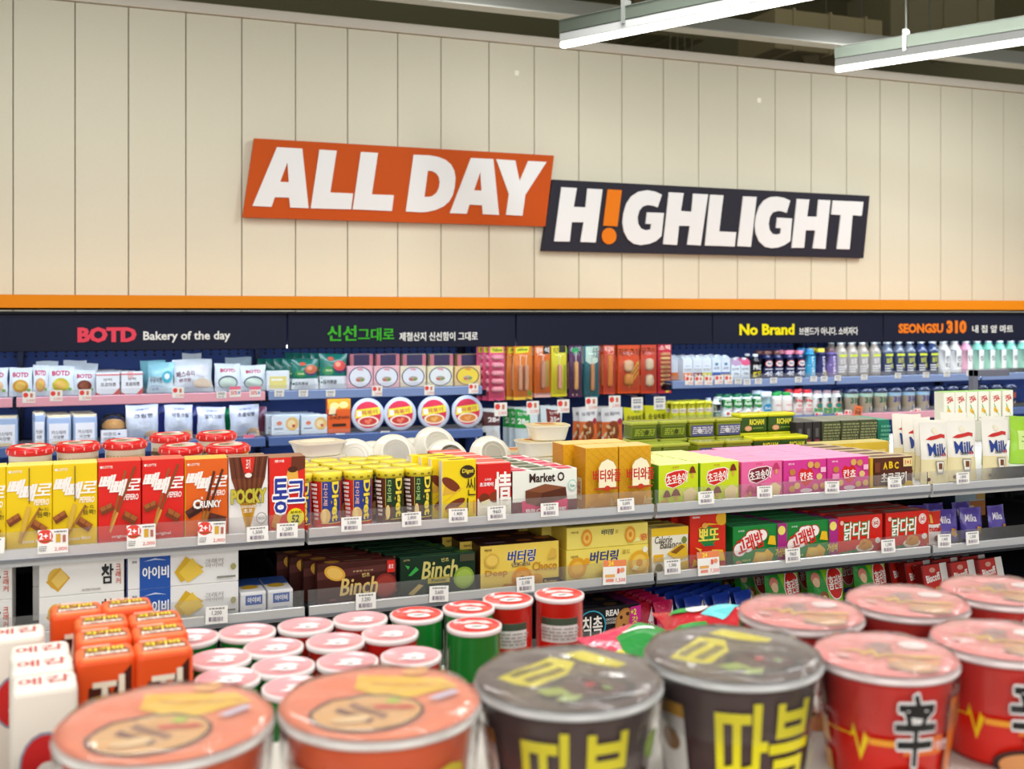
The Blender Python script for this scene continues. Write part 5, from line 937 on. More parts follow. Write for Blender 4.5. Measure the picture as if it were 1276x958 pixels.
# second row of pouches on hooks
Zp = H-.44
def hpouch(px0, px1, y0, y1, col, art, label, back=1, seed=1, Y=5.26, dirx=-.02, col2=None):
    w = wid(px0, px1, Y); z1_ = at((px0+px1)/2, y0, Y)[1]; z0_ = at((px0+px1)/2, y1, Y)[1]
    p = pouch(w, z1_-z0_, .035, col, art, 'gloss', crimp=.1, seed=seed, flat=True, n=8, name='food_pouch', col2=col2)
    for j in range(back+1):
        inst(p, ((X(px0, Y)+X(px1, Y))/2+dirx*j, Y+.03+.04*j, z0_), label+('' if j == 0 else f', {ORD[j-1]} one behind it'), label if back else None)
nuts = lambda c: [E(.3+.12*math.cos(i*2.4)*(1+i*.12), .3+.12*math.sin(i*2.4)*(1+i*.1), .1, .05, c if i % 2 else '#e8c898', rot=i) for i in range(9)]
hpouch(602, 626, 510, 562, '#dfe8f0', [R(0, .6, 1, .95, '#5c3438'), T('28g', .3, .65, .95, .8, '#f0e8e8', .04), E(.6, .3, .3, .2, '#d8d8dc')], 'white bead pouch with brown top, hanging nearest the round tubs', 1, 2)
hpouch(644, 673, 508, 565, '#dcecf4', [R(0, .55, .62, .96, '#2ca048'), T('28g', .08, .6, .56, .76, '#f0f8f0', .04), T('단백', .1, .82, .5, .9, '#f0f8f0', .02)], 'pale blue pouch with green number panel hanging on a hook', 2, 3)
hpouch(676, 703, 506, 565, '#dcecf4', [R(.25, .6, .9, .96, '#7c2c2c'), T('35g', .4, .64, .86, .78, '#f4e8e4', .04), T('단백', .4, .82, .8, .9, '#f4e8e4', .02)], 'pale blue pouch with brown number panel hanging on a hook', 2, 4)
an = [R(0, .0, 1, .62, '#e87438'), E(.5, .36, .3, .28, '#8a4420')]+nuts('#b8642c')+[T('오징어', .1, .78, .8, .88, '#4a3c44', .03), E(.82, .62, .12, .08, '#a83450')]
hpouch(724, 747, 508, 553, '#eef0f4', an, 'orange and white snack pouch hanging, nearer the brown panel pouch', 1, 5)
hpouch(752, 779, 508, 554, '#eef0f4', an, 'orange and white snack pouch hanging, nearer the yellow pouches', 2, 6)
ye = lambda c: [R(0, .0, .14, .5, '#8ad4c0'), E(.5, .26, .34, .24, '#f0ead8')]+[E(.5+.18*math.cos(i*2.4), .26+.14*math.sin(i*2.4), .1, .07, c) for i in range(7)]+[T('순살족발', .1, .62, .9, .78, '#3a3a20', .04), T('특선', .5, .86, .8, .92, '#4a8a3c', .02)]
hpouch(780, 804, 508, 551, '#e4e428', ye('#8a8a9a'), 'yellow pouch with grey slices hanging beside the orange pouches', 0, 7, col2='#f0f4e8')
hpouch(806.5, 834, 506, 549, '#e4e428', ye('#8a6a4a'), 'yellow pouch with brown pieces hanging beside the vitamin drinks', 1, 8, col2='#f0f4e8')
# tags hanging from the hooks
for i, (x, y) in enumerate([(624, 510), (664, 508), (702, 506), (737, 503), (766, 501), (794, 503), (822, 502)]):
    xx, zz = at(x, y, 5.17); k = 'c' if i < 5 else 'n'
    t_ = (k, '2,000' if k == 'c' else '', .07, .07); PT.setdefault(t_, price_mesh(*t_).mesh('price_tag'))
    hkp = ob('hook', MB().tube((xx, 5.175, zz+.04), (xx, 5.46, H-.44), .003, '#8a90a4', 'metal', 6), parent=ck)
    ob('price_tag', PT[t_], parent=hkp, loc=(xx, 5.17, zz))
for k in range(14):
    xx = bays[3]+.06+k*.078; ob('hook', MB().tube((xx, 5.24, H-.154), (xx, 5.46, H-.154), .003, '#8a90a4', 'metal', 6), parent=ck)
# ---- upper shelf, bread end
def bp(px0, px1, yt, col, art, label, Y=YC, z=Z1, lean=-.18, rz=0, seed=1, m='foil', group=None, b=.05, col2=None, name='bread_pouch'):
    w = wid(px0, px1, Y); h = hgt((px0+px1)/2, yt, z, Y); p = pouch(w, h, b, col, art, m, crimp=.08, flat=True, seed=seed, n=8, col2=col2, name=name)
    inst(p, ((X(px0, Y)+X(px1, Y))/2, Y+.03, z), label, group, rx=lean, rz=rz)
bt = lambda c: [T('BOTD', .15, .64, .85, .82, '#c83c64', .04), E(.5, .34, .34, .22, c), E(.5, .34, .22, .14, '#e8c060' if c != '#7a4030' else '#94543c'), E(.85, .2, .08, .05, '#8ac060')]
W = '#e6f0fa'
bp(40, 60, 455, W, bt('#e0a878'), 'white bread pouch with pink lettering and bun, at the shelf end', seed=1, group='white bread pouches')
bp(59, 92, 456, W, bt('#d8c83c'), 'white bread pouch with yellow bread picture', seed=2)
bp(91, 119, 461, W, bt('#7a4030'), 'white bread pouch with dark brown bread picture', seed=3)
bp(10, 40, 458, W, bt('#d8a03c'), 'white bread pouch with amber bread picture at the shelf end', seed=13)
bp(-22, 9, 458, W, bt('#e8c8a0'), 'white bread pouch with cream bread picture at the shelf end', seed=14)
for i, (a, b_, y) in enumerate([(44, 72, 450), (78, 108, 449), (100, 122, 453)]): bp(a, b_, y, W, [], f'plain white bread pouch standing in the back row, {ORD[i]} from the shelf end', Y=5.36, seed=20+i, group='back row bread pouches')
sn = [T('상하', .3, .62, .7, .74, '#5a5a60', .02), T('프로마쥬', .2, .36, .85, .54, '#4a3a40', .03), P([(.7, .0), (1, .0), (1, .3)], '#d83a34'), R(0, .86, 1, .92, '#e07a84'), P([(0, .0), (.2, .0), (0, .12)], '#d83a34')]
def sb(px0, px1, yt, art, label, n, dx, group): 
    w = wid(px0, px1); h = hgt((px0+px1)/2, yt, Z1); m = MB().box(-w/2, w/2, 0, .05, 0, h, '#eef2f8', 'card', ch=.003); p = proto('sandwich_box', 'box', ('carton', m), ('printed_front', MB().art(art, fr(w, h), eps=.00025)))
    for j in range(n): inst(p, ((X(px0, YC)+X(px1, YC))/2+dx*j, YC+.056*j, Z1), label+(', front one' if j == 0 else f', {ORD[j-1]} behind the front one'), group if n > 1 else None)
sb(119.5, 149, 464, sn, 'white dessert box with red corners beside the bread pouches', 3, -.008, 'wide dessert boxes')
sb(151, 178, 463, [R(.0, .86, 1, .92, '#e07a84'), R(.3, .7, .55, 1, '#f0c8c8')]+sn, 'white dessert box with a pink stripe beside the cyan pouches', 5, -.03, 'striped dessert boxes')
cy = [R(.1, .2, .6, .5, '#c8e0ec'), T('우유식빵', .1, .3, .6, .5, '#4a4a58', .03), E(.78, .5, .2, .2, '#4ab0c8'), E(.78, .52, .1, .1, '#e8f4f8'), T('소금', .2, .08, .45, .16, '#8a6ac8', .02)]
bp(183, 217, 451, '#9cd8e8', cy, 'cyan and white bread pouch leaning on its neighbour', seed=4, rz=-.2, col2='#d8eef6')
bp(172, 205, 449, '#8cd0e0', [], 'cyan pouch tucked behind the front cyan pouch', Y=5.34, seed=5, rz=-.3)
pn = [T('페스츄리', .05, .42, .5, .6, '#7a2c48', .05), E(.7, .6, .18, .2, '#e4e4ec'), E(.72, .22, .25, .14, '#f0dcc4'), T('생크림', .1, .28, .4, .38, '#8a3c58', .03)]
bp(216, 267, 447, '#e8f0f8', pn, 'large white pastry pouch with maroon lettering', seed=6, b=.09, lean=-.25, rz=.1)
bp(228, 252, 440, '#eef2f8', [], 'tall white bag standing behind the large pastry pouch', Y=5.4, seed=7)
mo_ = [T('BOTD', .2, .66, .8, .8, '#c83c64', .04), E(.5, .3, .38, .24, '#4a5868'), E(.5, .28, .34, .2, '#d4e8dc')]
bp(268, 301, 453, W, mo_, 'white bun pouch with round window, beside the large pastry pouch', seed=8, b=.06)
bp(300, 333, 455, W, mo_, 'white bun pouch with round window, beside the shelf bracket', seed=9, b=.06)
bp(282, 315, 445, '#b8ccd8', [], 'grey white bun pouch stacked behind the two round window pouches', Y=5.38, seed=10)
xx = (X(296, 5.45)+X(312, 5.45))/2
# ---- second shelf, bread end
tr_ = lambda: [R(.1, .0, .9, .62, '#f0f4fa'), T('카스테라', .2, .36, .8, .5, '#4a4a58', .02), T('이강빵', .28, .2, .72, .32, '#4a4a58', .02), E(.5, .06, .3, .06, '#ecd8a8')]
def clam(px0, px1, yt, label, j, dy_=0):
    w = wid(px0, px1); h = hgt((px0+px1)/2, yt, Z2)
    p = proto('cake_tray', 'cake tray', ('clear_tray', MB().box(-w/2, w/2, 0, .07, 0, h, '#a8c0e0', 'gloss', ch=.008, top='#d8ccac')), ('printed_sleeve', MB().box(-w*.4, w*.4, -.002, -.0005, h*.05, h*.75, '#f0f4fa', 'card').art(tr_(), lambda u, v, e: ((u-.5)*w, -.002-e, v*h), eps=.00025)), ('lid', MB().box(-w*.48, w*.48, .003, .068, h-.004, h+.006, '#e4d8b4', 'gloss', ch=.004)))
    for q in range(j): inst(p, ((X(px0, YC)+X(px1, YC))/2-.012*q, YC+.08*q, Z2), label+('' if q == 0 else f', {ORD[q-1]} behind it'), 'cake trays')
clam(42, 56, 516, 'narrow clear cake tray at the end of the second shelf', 2); clam(58, 88.5, 519, 'clear cake tray with white sleeve, nearer the shelf end', 3); clam(91, 121, 518, 'clear cake tray with white sleeve, beside the domed bun', 3); clam(-10, 22, 520, 'clear cake tray with white sleeve, last by the shelf end', 1)
rd = wid(124, 160)/2; hd = hgt(142, 516, Z2)
dm = proto('domed_bun', 'bun pack', ('tray', MB().lathe([(rd*.8, 0), (rd, hd*.45), (rd*1.04, hd*.47)], '#23283c', 'gloss', 24)), ('bun', MB().lathe([(rd*.86, hd*.45), (rd*.8, hd*.62), (rd*.5, hd*.76), (.0001, hd*.8)], '#c89448', 'food', 24)), ('dome_lid', MB().lathe([(rd*1.02, hd*.47), (rd*.96, hd*.7), (rd*.7, hd*.95), (.0001, hd)], '#e8f0ff', 'film', 24)), ('printed_sleeve', MB().box(-rd*.9, rd*.9, -rd*1.08, -rd*1.06, 0, hd*.45, '#eef2fa', 'card').art([T('아몬드', .1, .5, .6, .8, '#4a4a58', .02), E(.7, .65, .05, .08, '#34489c'), T('크림빵', .1, .15, .55, .42, '#4a4a58', .02)], lambda u, v, e: ((u-.5)*rd*1.8, -rd*1.08-e, v*hd*.45), eps=.00025)))
inst(dm, (X(142, YC+rd), YC+rd, Z2), 'round golden bun under a clear dome in a dark tray')
def gob(stripe, t1, c): return [T('고방이', .3, .84, .7, .9, '#34489c', .02), T(t1, .25, .62, .85, .76, '#3a3c48', .03), P([(.42, .0), (.7, .22), (.78, .16), (.56, -.0)], stripe), E(.82, .1, .26, .16, '#e8c8a0')]
for i, (a, b_, y, sd, s, t_, pic) in enumerate([(156, 198, 505, '#3c4ca8', '#34489c', '크림빵', 'navy'), (205, 241, 505, '#3c4ca8', '#34489c', '약통크림', 'blue'), (246, 282, 508, '#1c9c5c', '#1c8a7c', '말차크림', 'green'), (287, 324, 505, '#94506c', '#6c3454', '초콜릿빵', 'maroon')]):
    bp(a, b_, y, '#ccd8e8', gob(s, t_, sd), f'large grey white bread pouch with {pic} stripe', z=Z2, seed=30+i, b=.07, lean=-.1)
    bp(a+10, b_+10, y+2, sd, [], f'{["navy", "blue", "green", "maroon"][i]} edged pouch showing behind the {pic} striped one', z=Z2, seed=40+i, b=.04, Y=5.33, lean=-.1)
# ---- middle bay
def pk_(px0, px1, yt, z, col, art, label, depth=.04, n=1, dx=0, pitch=.05, group=None, Y=YC, name='food_box', rx=0, m='card', extra=None):
    w = wid(px0, px1, Y)-.002; h = hgt((px0+px1)/2, yt, z, Y); mm = MB().box(-w/2, w/2, 0, depth, 0, h, col, m, ch=.003)
    p = proto(name, 'box', ('carton', mm), ('printed_front', MB().art(art, fr(w, h), eps=.00025, asp=h/w)), *(extra(w, h) if extra else []))
    for j in range(n): inst(p, ((X(px0, Y)+X(px1, Y))/2+dx*j, Y+pitch*j, z), label+('' if j == 0 else f', {ORD[j-1]} behind it'), group or (label if n > 1 else None), rx=rx)
pk_(332, 361, 462, Z1, '#e4ecf4', [R(.12, .1, .88, .72, '#e8dc88'), R(.2, .5, .7, .6, '#f4f4e8')], 'translucent tub of yellow food beside the shelf bracket', name='food_tub')
kc_ = lambda d: [R(0, 0, 1, .36, '#e8f0f4'), E(.3, .52, .22, .12, '#2c8a4c'), E(.72, .62, .26, .17, '#3a3a6a'), E(.72, .66, .24, .15, d), E(.66, .7, .1, .07, '#e8a080'), T('김치볶음', .1, .14, .6, .26, '#3a3a48', .02), T('비비', .2, .48, .42, .56, '#f0f4c0', .02), E(.4, .86, .12, .06, '#c8583c')]
for i, (a, b_, y, d, nm) in enumerate([(364, 398, 448, '#c86c4c', 'shorter'), (399, 434, 441, '#d84c48', 'taller')]):
    w = wid(a, b_); p = pouch(w, hgt((a+b_)/2, y, Z1), .04, '#1c7468', kc_(d), 'gloss', crimp=.06, flat=True, seed=50+i, n=8, name='kimchi_pouch')
    for j in range(5): inst(p, ((X(a, YC)+X(b_, YC))/2-.035*j, YC+.02+.045*j, Z1), f'dark green kimchi pouch, {nm} one at the front' if j == 0 else f'dark green kimchi pouch, {ORD[j-1]} behind the {nm} front one', 'green kimchi pouches', rx=-.08)
cl_ = [('#e8b8c4', '#e4e8f0', 'pink'), ('#eab8bc', '#e4e8f0', 'rose'), ('#e8dcc4', '#e4e8f0', 'cream'), ('#e8e0b8', '#e8ecec', 'pale yellow'), ('#ecc890', '#f0d44c', 'apricot')]
for i, (cx, (c, inn, nm)) in enumerate(zip([449, 482, 515, 549, 583], cl_)):
    bowl_art = [E(.5, .5, .45, .47, '#34385c'), E(.5, .5, .41, .43, inn), E(.5, .4, .18, .12, '#b8a8a0'), E(.42, .36, .08, .06, '#c86c5c'), E(.58, .38, .08, .06, '#7aa04c'), T('죽', .38, .78, .62, .9, '#d83c5c', .04)]
    pk_(cx-16.5, cx+16, 456, Z1, c, bowl_art, f'{nm} porridge box with a round bowl picture, front row', depth=.06)
    pk_(cx-13, cx+16, 441, Z1, c, [R(0, .55, 1, .98, '#4c4468'), R(0, .5, .16, .98, '#e88a94'), R(.84, .5, 1, .98, '#e88a94'), R(.1, .3, .9, .5, '#f0ece4'), T('전복죽', .2, .32, .8, .46, '#4a4450', .02)], f'taller {nm} porridge box standing in the row behind', Y=5.36, depth=.06)
for i, (a, b_) in enumerate([(338, 373), (375, 408)]):
    pk_(a, b_, 517, Z2, '#dce8f0', [E(.75, .55, .24, .34, '#e8c078'), E(.72, .55, .14, .2, '#f0dca8'), E(.8, .45, .06, .08, '#c85c4c'), E(.28, .6, .1, .1, '#e08a6c'), R(.1, .3, .42, .36, '#8a90a0')], f'white salad box with round food picture, {["nearer the shelf bracket", "beside the orange stick box"][i]}', n=4, dx=-.02, pitch=.06, depth=.045)
pk_(408, 437, 497, Z2, '#e8642c', [R(0, .7, 1, 1, '#f0a02c'), E(.3, .8, .2, .1, '#f8e08c'), E(.7, .82, .2, .1, '#f8e08c'), P([(.05, .55), (.3, .5), (.4, .75), (.1, .78)], '#f4e4b0'), T('스틱콘버터', .06, .4, .94, .5, '#2c2420', .04), R(.2, .2, .8, .28, '#3a2c24'), R(0, .53, .4, .56, '#3a2c3c')], 'orange corn butter stick box on the second shelf', depth=.05)
rt = wid(437, 477)/2
def tub(c1, c2):
    b = MB(); b.lathe([(rt*.86, .0), (rt*.92, -.02+.02), (rt*.98, .045), (rt*1.04, .05), (rt*1.04, .056), (rt*.94, .058), (.0001, .056)], '#c4ccdc', 'gloss', 32)
    a = MB().art([E(.5, .5, .42, .42, '#d8344c'), P([(.1, .4), (.9, .52), (.88, .74), (.12, .66)], '#f0e03c'), T('떡볶이', .3, .5, .8, .66, '#c8384c', .04, rot=.1), R(.16, .46, .3, .62, '#fff6ee'), E(.5, .3, .34, .16, '#f0e4d0'), E(.5, .3, .28, .12, c1), E(.44, .3, .06, .05, c2), E(.56, .33, .06, .05, c2), E(.5, .26, .06, .05, c2)], lambda u, v, e: ((u-.5)*2*rt*.98, (v-.5)*2*rt*.98, .0575+e), eps=.00025)
    return proto('food_tub', 'tub', ('tub_base', b), ('printed_lid', a))
for i, (cx, cy, a, b_) in enumerate([(457, 519, '#c83c3c', '#e87c5c'), (497, 518, '#c83c3c', '#e87c5c'), (539, 516, '#d8843c', '#e8b05c'), (580.5, 514, '#d8843c', '#e8a05c')]):
    inst(tub(a, b_), (X(cx, YC+.03), YC+.06, Z2), f'round clear tub with {"red" if i < 2 else "orange"} rice cake lid standing on edge, {"nearer the orange box" if i in (0,) else "beside its red twin" if i == 1 else "beside the red pair" if i == 2 else "beside the bracket"}', 'round tubs on edge', rx=math.pi/2-.12)
# ================================================================== near display table with bowls, cans and snack packs
ZD, ZL = H-.42, H-.56
dt = ob('display_table', None, loc=(0, 0, 0)); tag(dt, 'two level display table carrying the noodle bowls and snack cans', 'table')
ob('upper_deck', MB().box(-.45, 1.35, .72, 1.06, ZD-.02, ZD-.0006, '#c8c4bc', 'paint', ch=.003), parent=dt)
ob('step_riser', MB().box(-.45, 1.35, 1.04, 1.06, ZL, ZD-.02, '#3a3a40', 'paint'), parent=dt)
ob('lower_deck', MB().box(-.45, 1.35, 1.04, 1.62, ZL-.02, ZL-.0006, '#b8b4ac', 'paint', ch=.003), parent=dt)
for x in (-.43, 1.31):
    for y in (.75, 1.58): ob('leg', MB().box(x, x+.03, y, y+.03, 0, ZL-.02, '#2a2a2e', 'paint'), parent=dt)
ob('front_apron', MB().box(-.44, 1.34, .735, .745, ZL-.2, ZD-.02, '#2a2a2e', 'paint'), parent=dt)
def big_bowl(R0, h, col, band, lidcol, side, lid_items, rimc, name, cat):
    r0, r1 = R0*.76, R0*.955
    b = MB().lathe([(r0, 0), (r0+.002, .004), (r0+(r1-r0)*.9, h*.9), (r1, h-.006), (R0, h-.005), (R0+.0015, h-.002), (R0, h+.0005), (R0*.97, h+.001)], col, 'gloss', 64, cols=[band, col, col, rimc, rimc, rimc, rimc])
    fn = lambda u, v, e: ((r0+(r1-r0)*v+.0022+e)*math.sin((u-.5)*3.3), -(r0+(r1-r0)*v+.0022+e)*math.cos((u-.5)*3.3), v*(h-.008))
    p = MB().art(side, fn, nu=24, eps=.00025, m='gloss')
    # foil lid, slightly sagging and creased
    vs = [(0, 0, h+.0017)]; fs = []; n = 48; rr = random.Random(int(R0*1000)+len(side))
    rings = [.15, .3, .45, .6, .72, .82, .9, .96, .998]
    hz = lambda q, a: h+.0032-.0015*(1-q**4)+.0006*math.sin(5*a+q*9)*q*(1-q)*4
    for q in rings:
        for i in range(n): a = 2*math.pi*i/n; vs.append((R0*q*math.sin(a), -R0*q*math.cos(a), hz(q, a)))
    for i in range(n): fs.append((0, 1+i, 1+(i+1) % n))
    for k in range(len(rings)-1):
        for i in range(n): j = (i+1) % n; fs.append((1+k*n+i, 1+(k+1)*n+i, 1+(k+1)*n+j, 1+k*n+j))
    l = MB().add(vs, fs, lidcol, 'lidfoil', True)
    def lf_(u, v, e):
        x, y = (u-.5)*2*R0*.95, (v-.5)*2*R0*.95; q = math.hypot(x, y)/R0; a = math.atan2(x, -y); return (x, y, hz(q, a)+.0007+e)
    l.art(lid_items, lf_, nu=10, nv=10, eps=.00025, m='lidfoil')
    # clear shrink wrap over lid and shoulder
    vs = [(0, 0, h+.0065)]; fs = []; pr_ = [(.3, .0065), (.6, .007), (.85, .0075), (.97, .0065), (1.012, .001), (1.005, -.012), (.985, -.03), (.96, -.05)]
    for k, (q, dz) in enumerate(pr_):
        for i in range(n): a = 2*math.pi*i/n; w_ = 1+.006*math.sin(11*a+k)*(k > 3); vs.append((R0*q*w_*math.sin(a), -R0*q*w_*math.cos(a), h+dz+.0012*math.sin(7*a+k*2)*(0 < k < 4)))
    for i in range(n): fs.append((0, 1+i, 1+(i+1) % n))
    for k in range(len(pr_)-1):
        for i in range(n): j = (i+1) % n; fs.append((1+k*n+i, 1+(k+1)*n+i, 1+(k+1)*n+j, 1+k*n+j))
    kt = n+4*n; wr = MB().add(vs, fs[:kt], '#ffffff', 'wrap', True).add(vs, fs[kt:], '#ffffff', 'film', True)
    return proto(name, cat, ('bowl', b), ('printed_side', p), ('foil_lid', l), ('shrink_wrap', wr))
YL = '#f0e21c'
lid_br = [P([(.1, .5), (.42, .86), (.56, .76), (.5, .56), (.3, .36), (.2, .4)], YL), P([(.5, .9), (.62, .96), (.86, .72), (.8, .66), (.6, .78)], YL), P([(.16, .54), (.2, .5), (.44, .72), (.4, .76)], '#8a7a20'), P([(.24, .46), (.28, .42), (.5, .62), (.46, .66)], '#8a7a20'),
    E(.62, .32, .24, .2, '#3c2a26'), E(.62, .33, .19, .15, '#5c3428'), E(.6, .36, .04, .03, '#c83a30'), E(.7, .3, .03, .025, '#8ab03c'), P([(.3, .26), (.44, .3), (.5, .22), (.36, .18)], '#a8b850'), P([(.4, .1), (.46, .2), (.56, .18), (.5, .08)], '#b8c878')]
side_br = [T('따블', .32, .06, .70, .93, YL, .014, sm=.012), R(.05, .1, .2, .8, '#e4e0da'), R(.05, .72, .2, .84, '#d8a030'), E(.125, .5, .05, .1, '#8a6a4a'), E(.82, .7, .05, .12, '#8ab03c'), E(.82, .3, .06, .14, '#d8dc40')]
gBr = big_bowl(.079, .11, '#4a3434', '#2c2222', '#6c5850', side_br, lid_br, '#d8d8d8', 'noodle_bowl', 'noodle bowl')
lid_or = [P([(.46, .94), (.9, .74), (.95, .58), (.6, .5), (.4, .72)], '#f4cc3c'), P([(.5, .8), (.9, .64), (.92, .6), (.52, .76)], '#e0a030'), E(.78, .88, .08, .06, '#f0b060'), E(.4, .36, .3, .26, '#4a3a34'), E(.4, .35, .28, .23, '#e8b878'),
    P([(.24, .42), (.28, .46), (.42, .24), (.38, .2)], '#7a4a40'), P([(.32, .46), (.36, .5), (.5, .28), (.46, .24)], '#9a6a54'), P([(.44, .44), (.62, .38), (.66, .32), (.46, .36)], '#d8503c'), E(.56, .46, .04, .03, '#b8d04c'), E(.3, .26, .1, .05, '#f0d0a0'), P([(.74, .44), (.9, .5), (.92, .44), (.78, .4)], '#d8d4e8')]
side_or = [T('매운', .34, .1, .78, .84, '#f4e02c', .015), R(.06, .1, .2, .8, '#f0d8c0'), P([(.2, .6), (.34, .8), (.34, .6)], '#e0b030')]
gOr = big_bowl(.079, .11, '#e8602c', '#c84018', '#f08c64', side_or, lid_or, '#e8e4e0', 'noodle_bowl', 'noodle bowl')
lid_rd = [T('辛', .34, .44, .56, .84, '#b89c98', .02), E(.7, .8, .11, .08, '#f8eeec'), P([(.14, .5), (.3, .56), (.34, .5), (.4, .62), (.46, .46), (.5, .52), (.9, .56), (.9, .5), (.5, .46), (.44, .38), (.4, .5), (.34, .42), (.3, .5)], '#f0c868'), P([(.5, .4), (.9, .44), (.86, .3), (.56, .24)], '#f0b478'), E(.7, .24, .18, .14, '#c8a898'), E(.7, .24, .15, .11, '#e0b488'), E(.2, .34, .06, .05, '#f8dcd4')]
side_rd = [R(.0, 0, .07, 1, '#c01c18'), R(.08, .66, .19, .9, '#e8a030'), R(.08, .3, .19, .56, '#e89c2c'), R(.08, 0, .19, .22, '#e8a030'), R(.19, .49, .34, .505, '#f0c030'), P([(.34, .48), (.36, .62), (.385, .36), (.41, .56), (.42, .5), (.43, .52), (.42, .44), (.385, .26), (.36, .5)], '#f4cc20'), R(.43, .44, .58, .5, '#f0a030'), R(.58, .36, .78, .54, '#e8742c'), R(.82, .0, .94, .86, '#d8742c'),
    E(.62, .06, .16, .16, '#3a1c18'), E(.62, .06, .13, .12, '#d8945c'), T('辛', .54, .26, .72, .97, '#1c1a1c', .03, ol='#f0ecec', ow=.035), T('라면', .73, .4, .8, .5, '#f0e0e0', .02)]
gRd = big_bowl(.0640, .102, '#d82418', '#a81814', '#ee9c98', side_rd, lid_rd, '#f0e4e4', 'noodle_bowl', 'noodle bowl')
def near(pr, cx, cy, zl, hgt_, base, label, group, off=0):
    p = at_z(cx, cy, zl); inst(pr, (p[0], p[1], base), label, group, rz=-math.atan2(p[0], p[1])+off)
near(gOr, 207, 903, ZD+.11, 0, ZD, 'orange noodle bowl with yellow printed lid, beside the white snack packs', 'orange noodle bowls', .15)
near(gOr, 474, 878, ZD+.11, 0, ZD, 'orange noodle bowl with yellow printed lid, beside the brown bowls', 'orange noodle bowls', .2)
near(gBr, 708, 848, ZD+.11, 0, ZD, 'brown noodle bowl with big yellow lettering, next to the orange bowls', 'brown noodle bowls', .08)
near(gBr, 913, 818, ZD+.11, 0, ZD, 'brown noodle bowl with big yellow lettering, next to the red bowls', 'brown noodle bowls', .4)
for i, (cx, cy, lb) in enumerate([(1103, 819, 'front one beside the brown bowl'), (1247, 801, 'front one further along the table edge'), (998, 766, 'behind the brown bowl'), (1130, 752, 'second in the back row'), (1247, 739, 'third in the back row')]):
    near(gRd, cx, cy, ZD+.102, 0, ZD, f'red noodle bowl with pink lid, {lb}', 'red noodle bowls', .0)
# --- chip cans
def can(col, lidc, kind):
    r, h = .0342, .152
    b = MB().lathe([(r, 0), (r+.0012, .002), (r, .004), (r, h-.004), (r+.0015, h-.002), (r+.0012, h)], col, 'gloss', 36, cols=['#c8c8cc', '#c8c8cc', col, '#e8e4e4', '#e8e4e4'])
    fn = lambda u, v, e: ((r+e)*math.sin((u-.5)*math.pi), -(r+e)*math.cos((u-.5)*math.pi), .004+v*(h-.008))
    if kind == 'red': it = [R(.2, .62, .74, .86, '#f0eeec'), R(.2, .79, .74, .86, '#4a5a48')]+lines(.22, .64, .72, .78, 4, '#b8b4b0', 4)+[P([(.02, .0), (.02, .5), (.5, .58), (.98, .5), (.98, .0)], '#e44a44')]+[E(.1+.09*i, .12+.1*(i % 4), .02, .02, '#f08a80') for i in range(10)]
    else: it = [E(.85, .5, .2, .24, '#f0f4ee'), E(.82, .44, .04, .06, '#2a2a2a'), R(.3, .06, .6, .14, '#6ab87a')]+([R(.02, .5, .14, .84, '#f0eeec')] if kind == 'green' else [])
    p = MB().art(it, fn, nu=14, eps=.0002)
    l = MB().lathe([(r+.0016, h-.003), (r+.0019, h-.001), (r+.002, h+.0025), (r-.001, h+.003), (r-.003, h+.0015), (.0001, h+.0015)], '#f0d8d8' if kind == 'small' else '#f4dcd8', 'gloss', 36, cols=['#f6eeee', '#f6eeee', '#f0dada', lidc, lidc])
    if kind == 'small': li = [P([(.25, .3), (.4, .5), (.3, .6), (.6, .72), (.8, .6), (.7, .42), (.5, .46), (.45, .3)], '#f8e6e6'), E(.58, .38, .2, .12, '#f6f0f0'), E(.56, .38, .07, .035, '#8a8488')]
    else: li = [P([(.15, .6), (.3, .85), (.7, .88), (.88, .7), (.7, .66), (.5, .76), (.3, .6)], '#f8d8d4'), E(.56, .42, .26, .16, '#f8f4f4'), E(.56, .42, .14, .04, '#3c3a3c', rot=.3)]
    l.art(li, lambda u, v, e: ((u-.5)*2*r*.9, (v-.5)*2*r*.9, h+.0018+e), eps=.0002)
    return proto('chip_can', 'can', ('can_body', b), ('printed_side', p), ('lid', l))
kS = can('#d82a24', '#f0a8ae', 'small'); kSg = can('#1f9038', '#f0a8ae', 'small'); kG = can('#1f9a3c', '#ec4a48', 'green'); kR = can('#e02c20', '#ec4a44', 'red')
sm_ = [(236, 794, 1), (308, 787, 1), (381, 779, 0), (449, 771, 0), (341, 806, 1), (418, 799, 0), (486, 789, 0), (275, 820, 1), (353, 830, 1), (433, 824, 0), (512, 817, 0), (284, 845, 1), (368, 856, 1)]
nm_ = ['rear row beside the orange packs', 'second in the rear row', 'third in the rear row', 'fourth in the rear row beside the green cans', 'first in the second row', 'middle of the second row', 'last in the second row beside the green cans', 'third row beside the orange packs', 'third row, second along', 'third row, third along', 'third row, next to the green can', 'front row beside the orange packs', 'front row behind the orange bowl']
for (cx, cy, g), nm in zip(sm_, nm_):
    p = at_z(cx, cy, ZL+.154); inst(kSg if g else kS, (p[0], p[1], ZL), f'{"green" if g else "red"} chip can with pale pink cap, {nm}', 'pink capped chip cans', rz=-.3)
for i, (k, cx, cy, lb) in enumerate([(kG, 519, 765, 'green chip can with red lid, next to the pink capped cans'), (kG, 591, 779, 'green chip can with red lid, in front of the others'), (kG, 584, 757, 'green chip can with red lid, behind its twin'), (kR, 633, 746, 'tall red chip can beside the green cans'), (kR, 697, 740, 'tall red chip can beside the black cookie box')]):
    p = at_z(cx, cy, ZL+.154); inst(k, (p[0], p[1], ZL), lb, 'red lidded chip cans', rz=-math.atan2(p[0], p[1])+(.1 if k is kR else -.15))
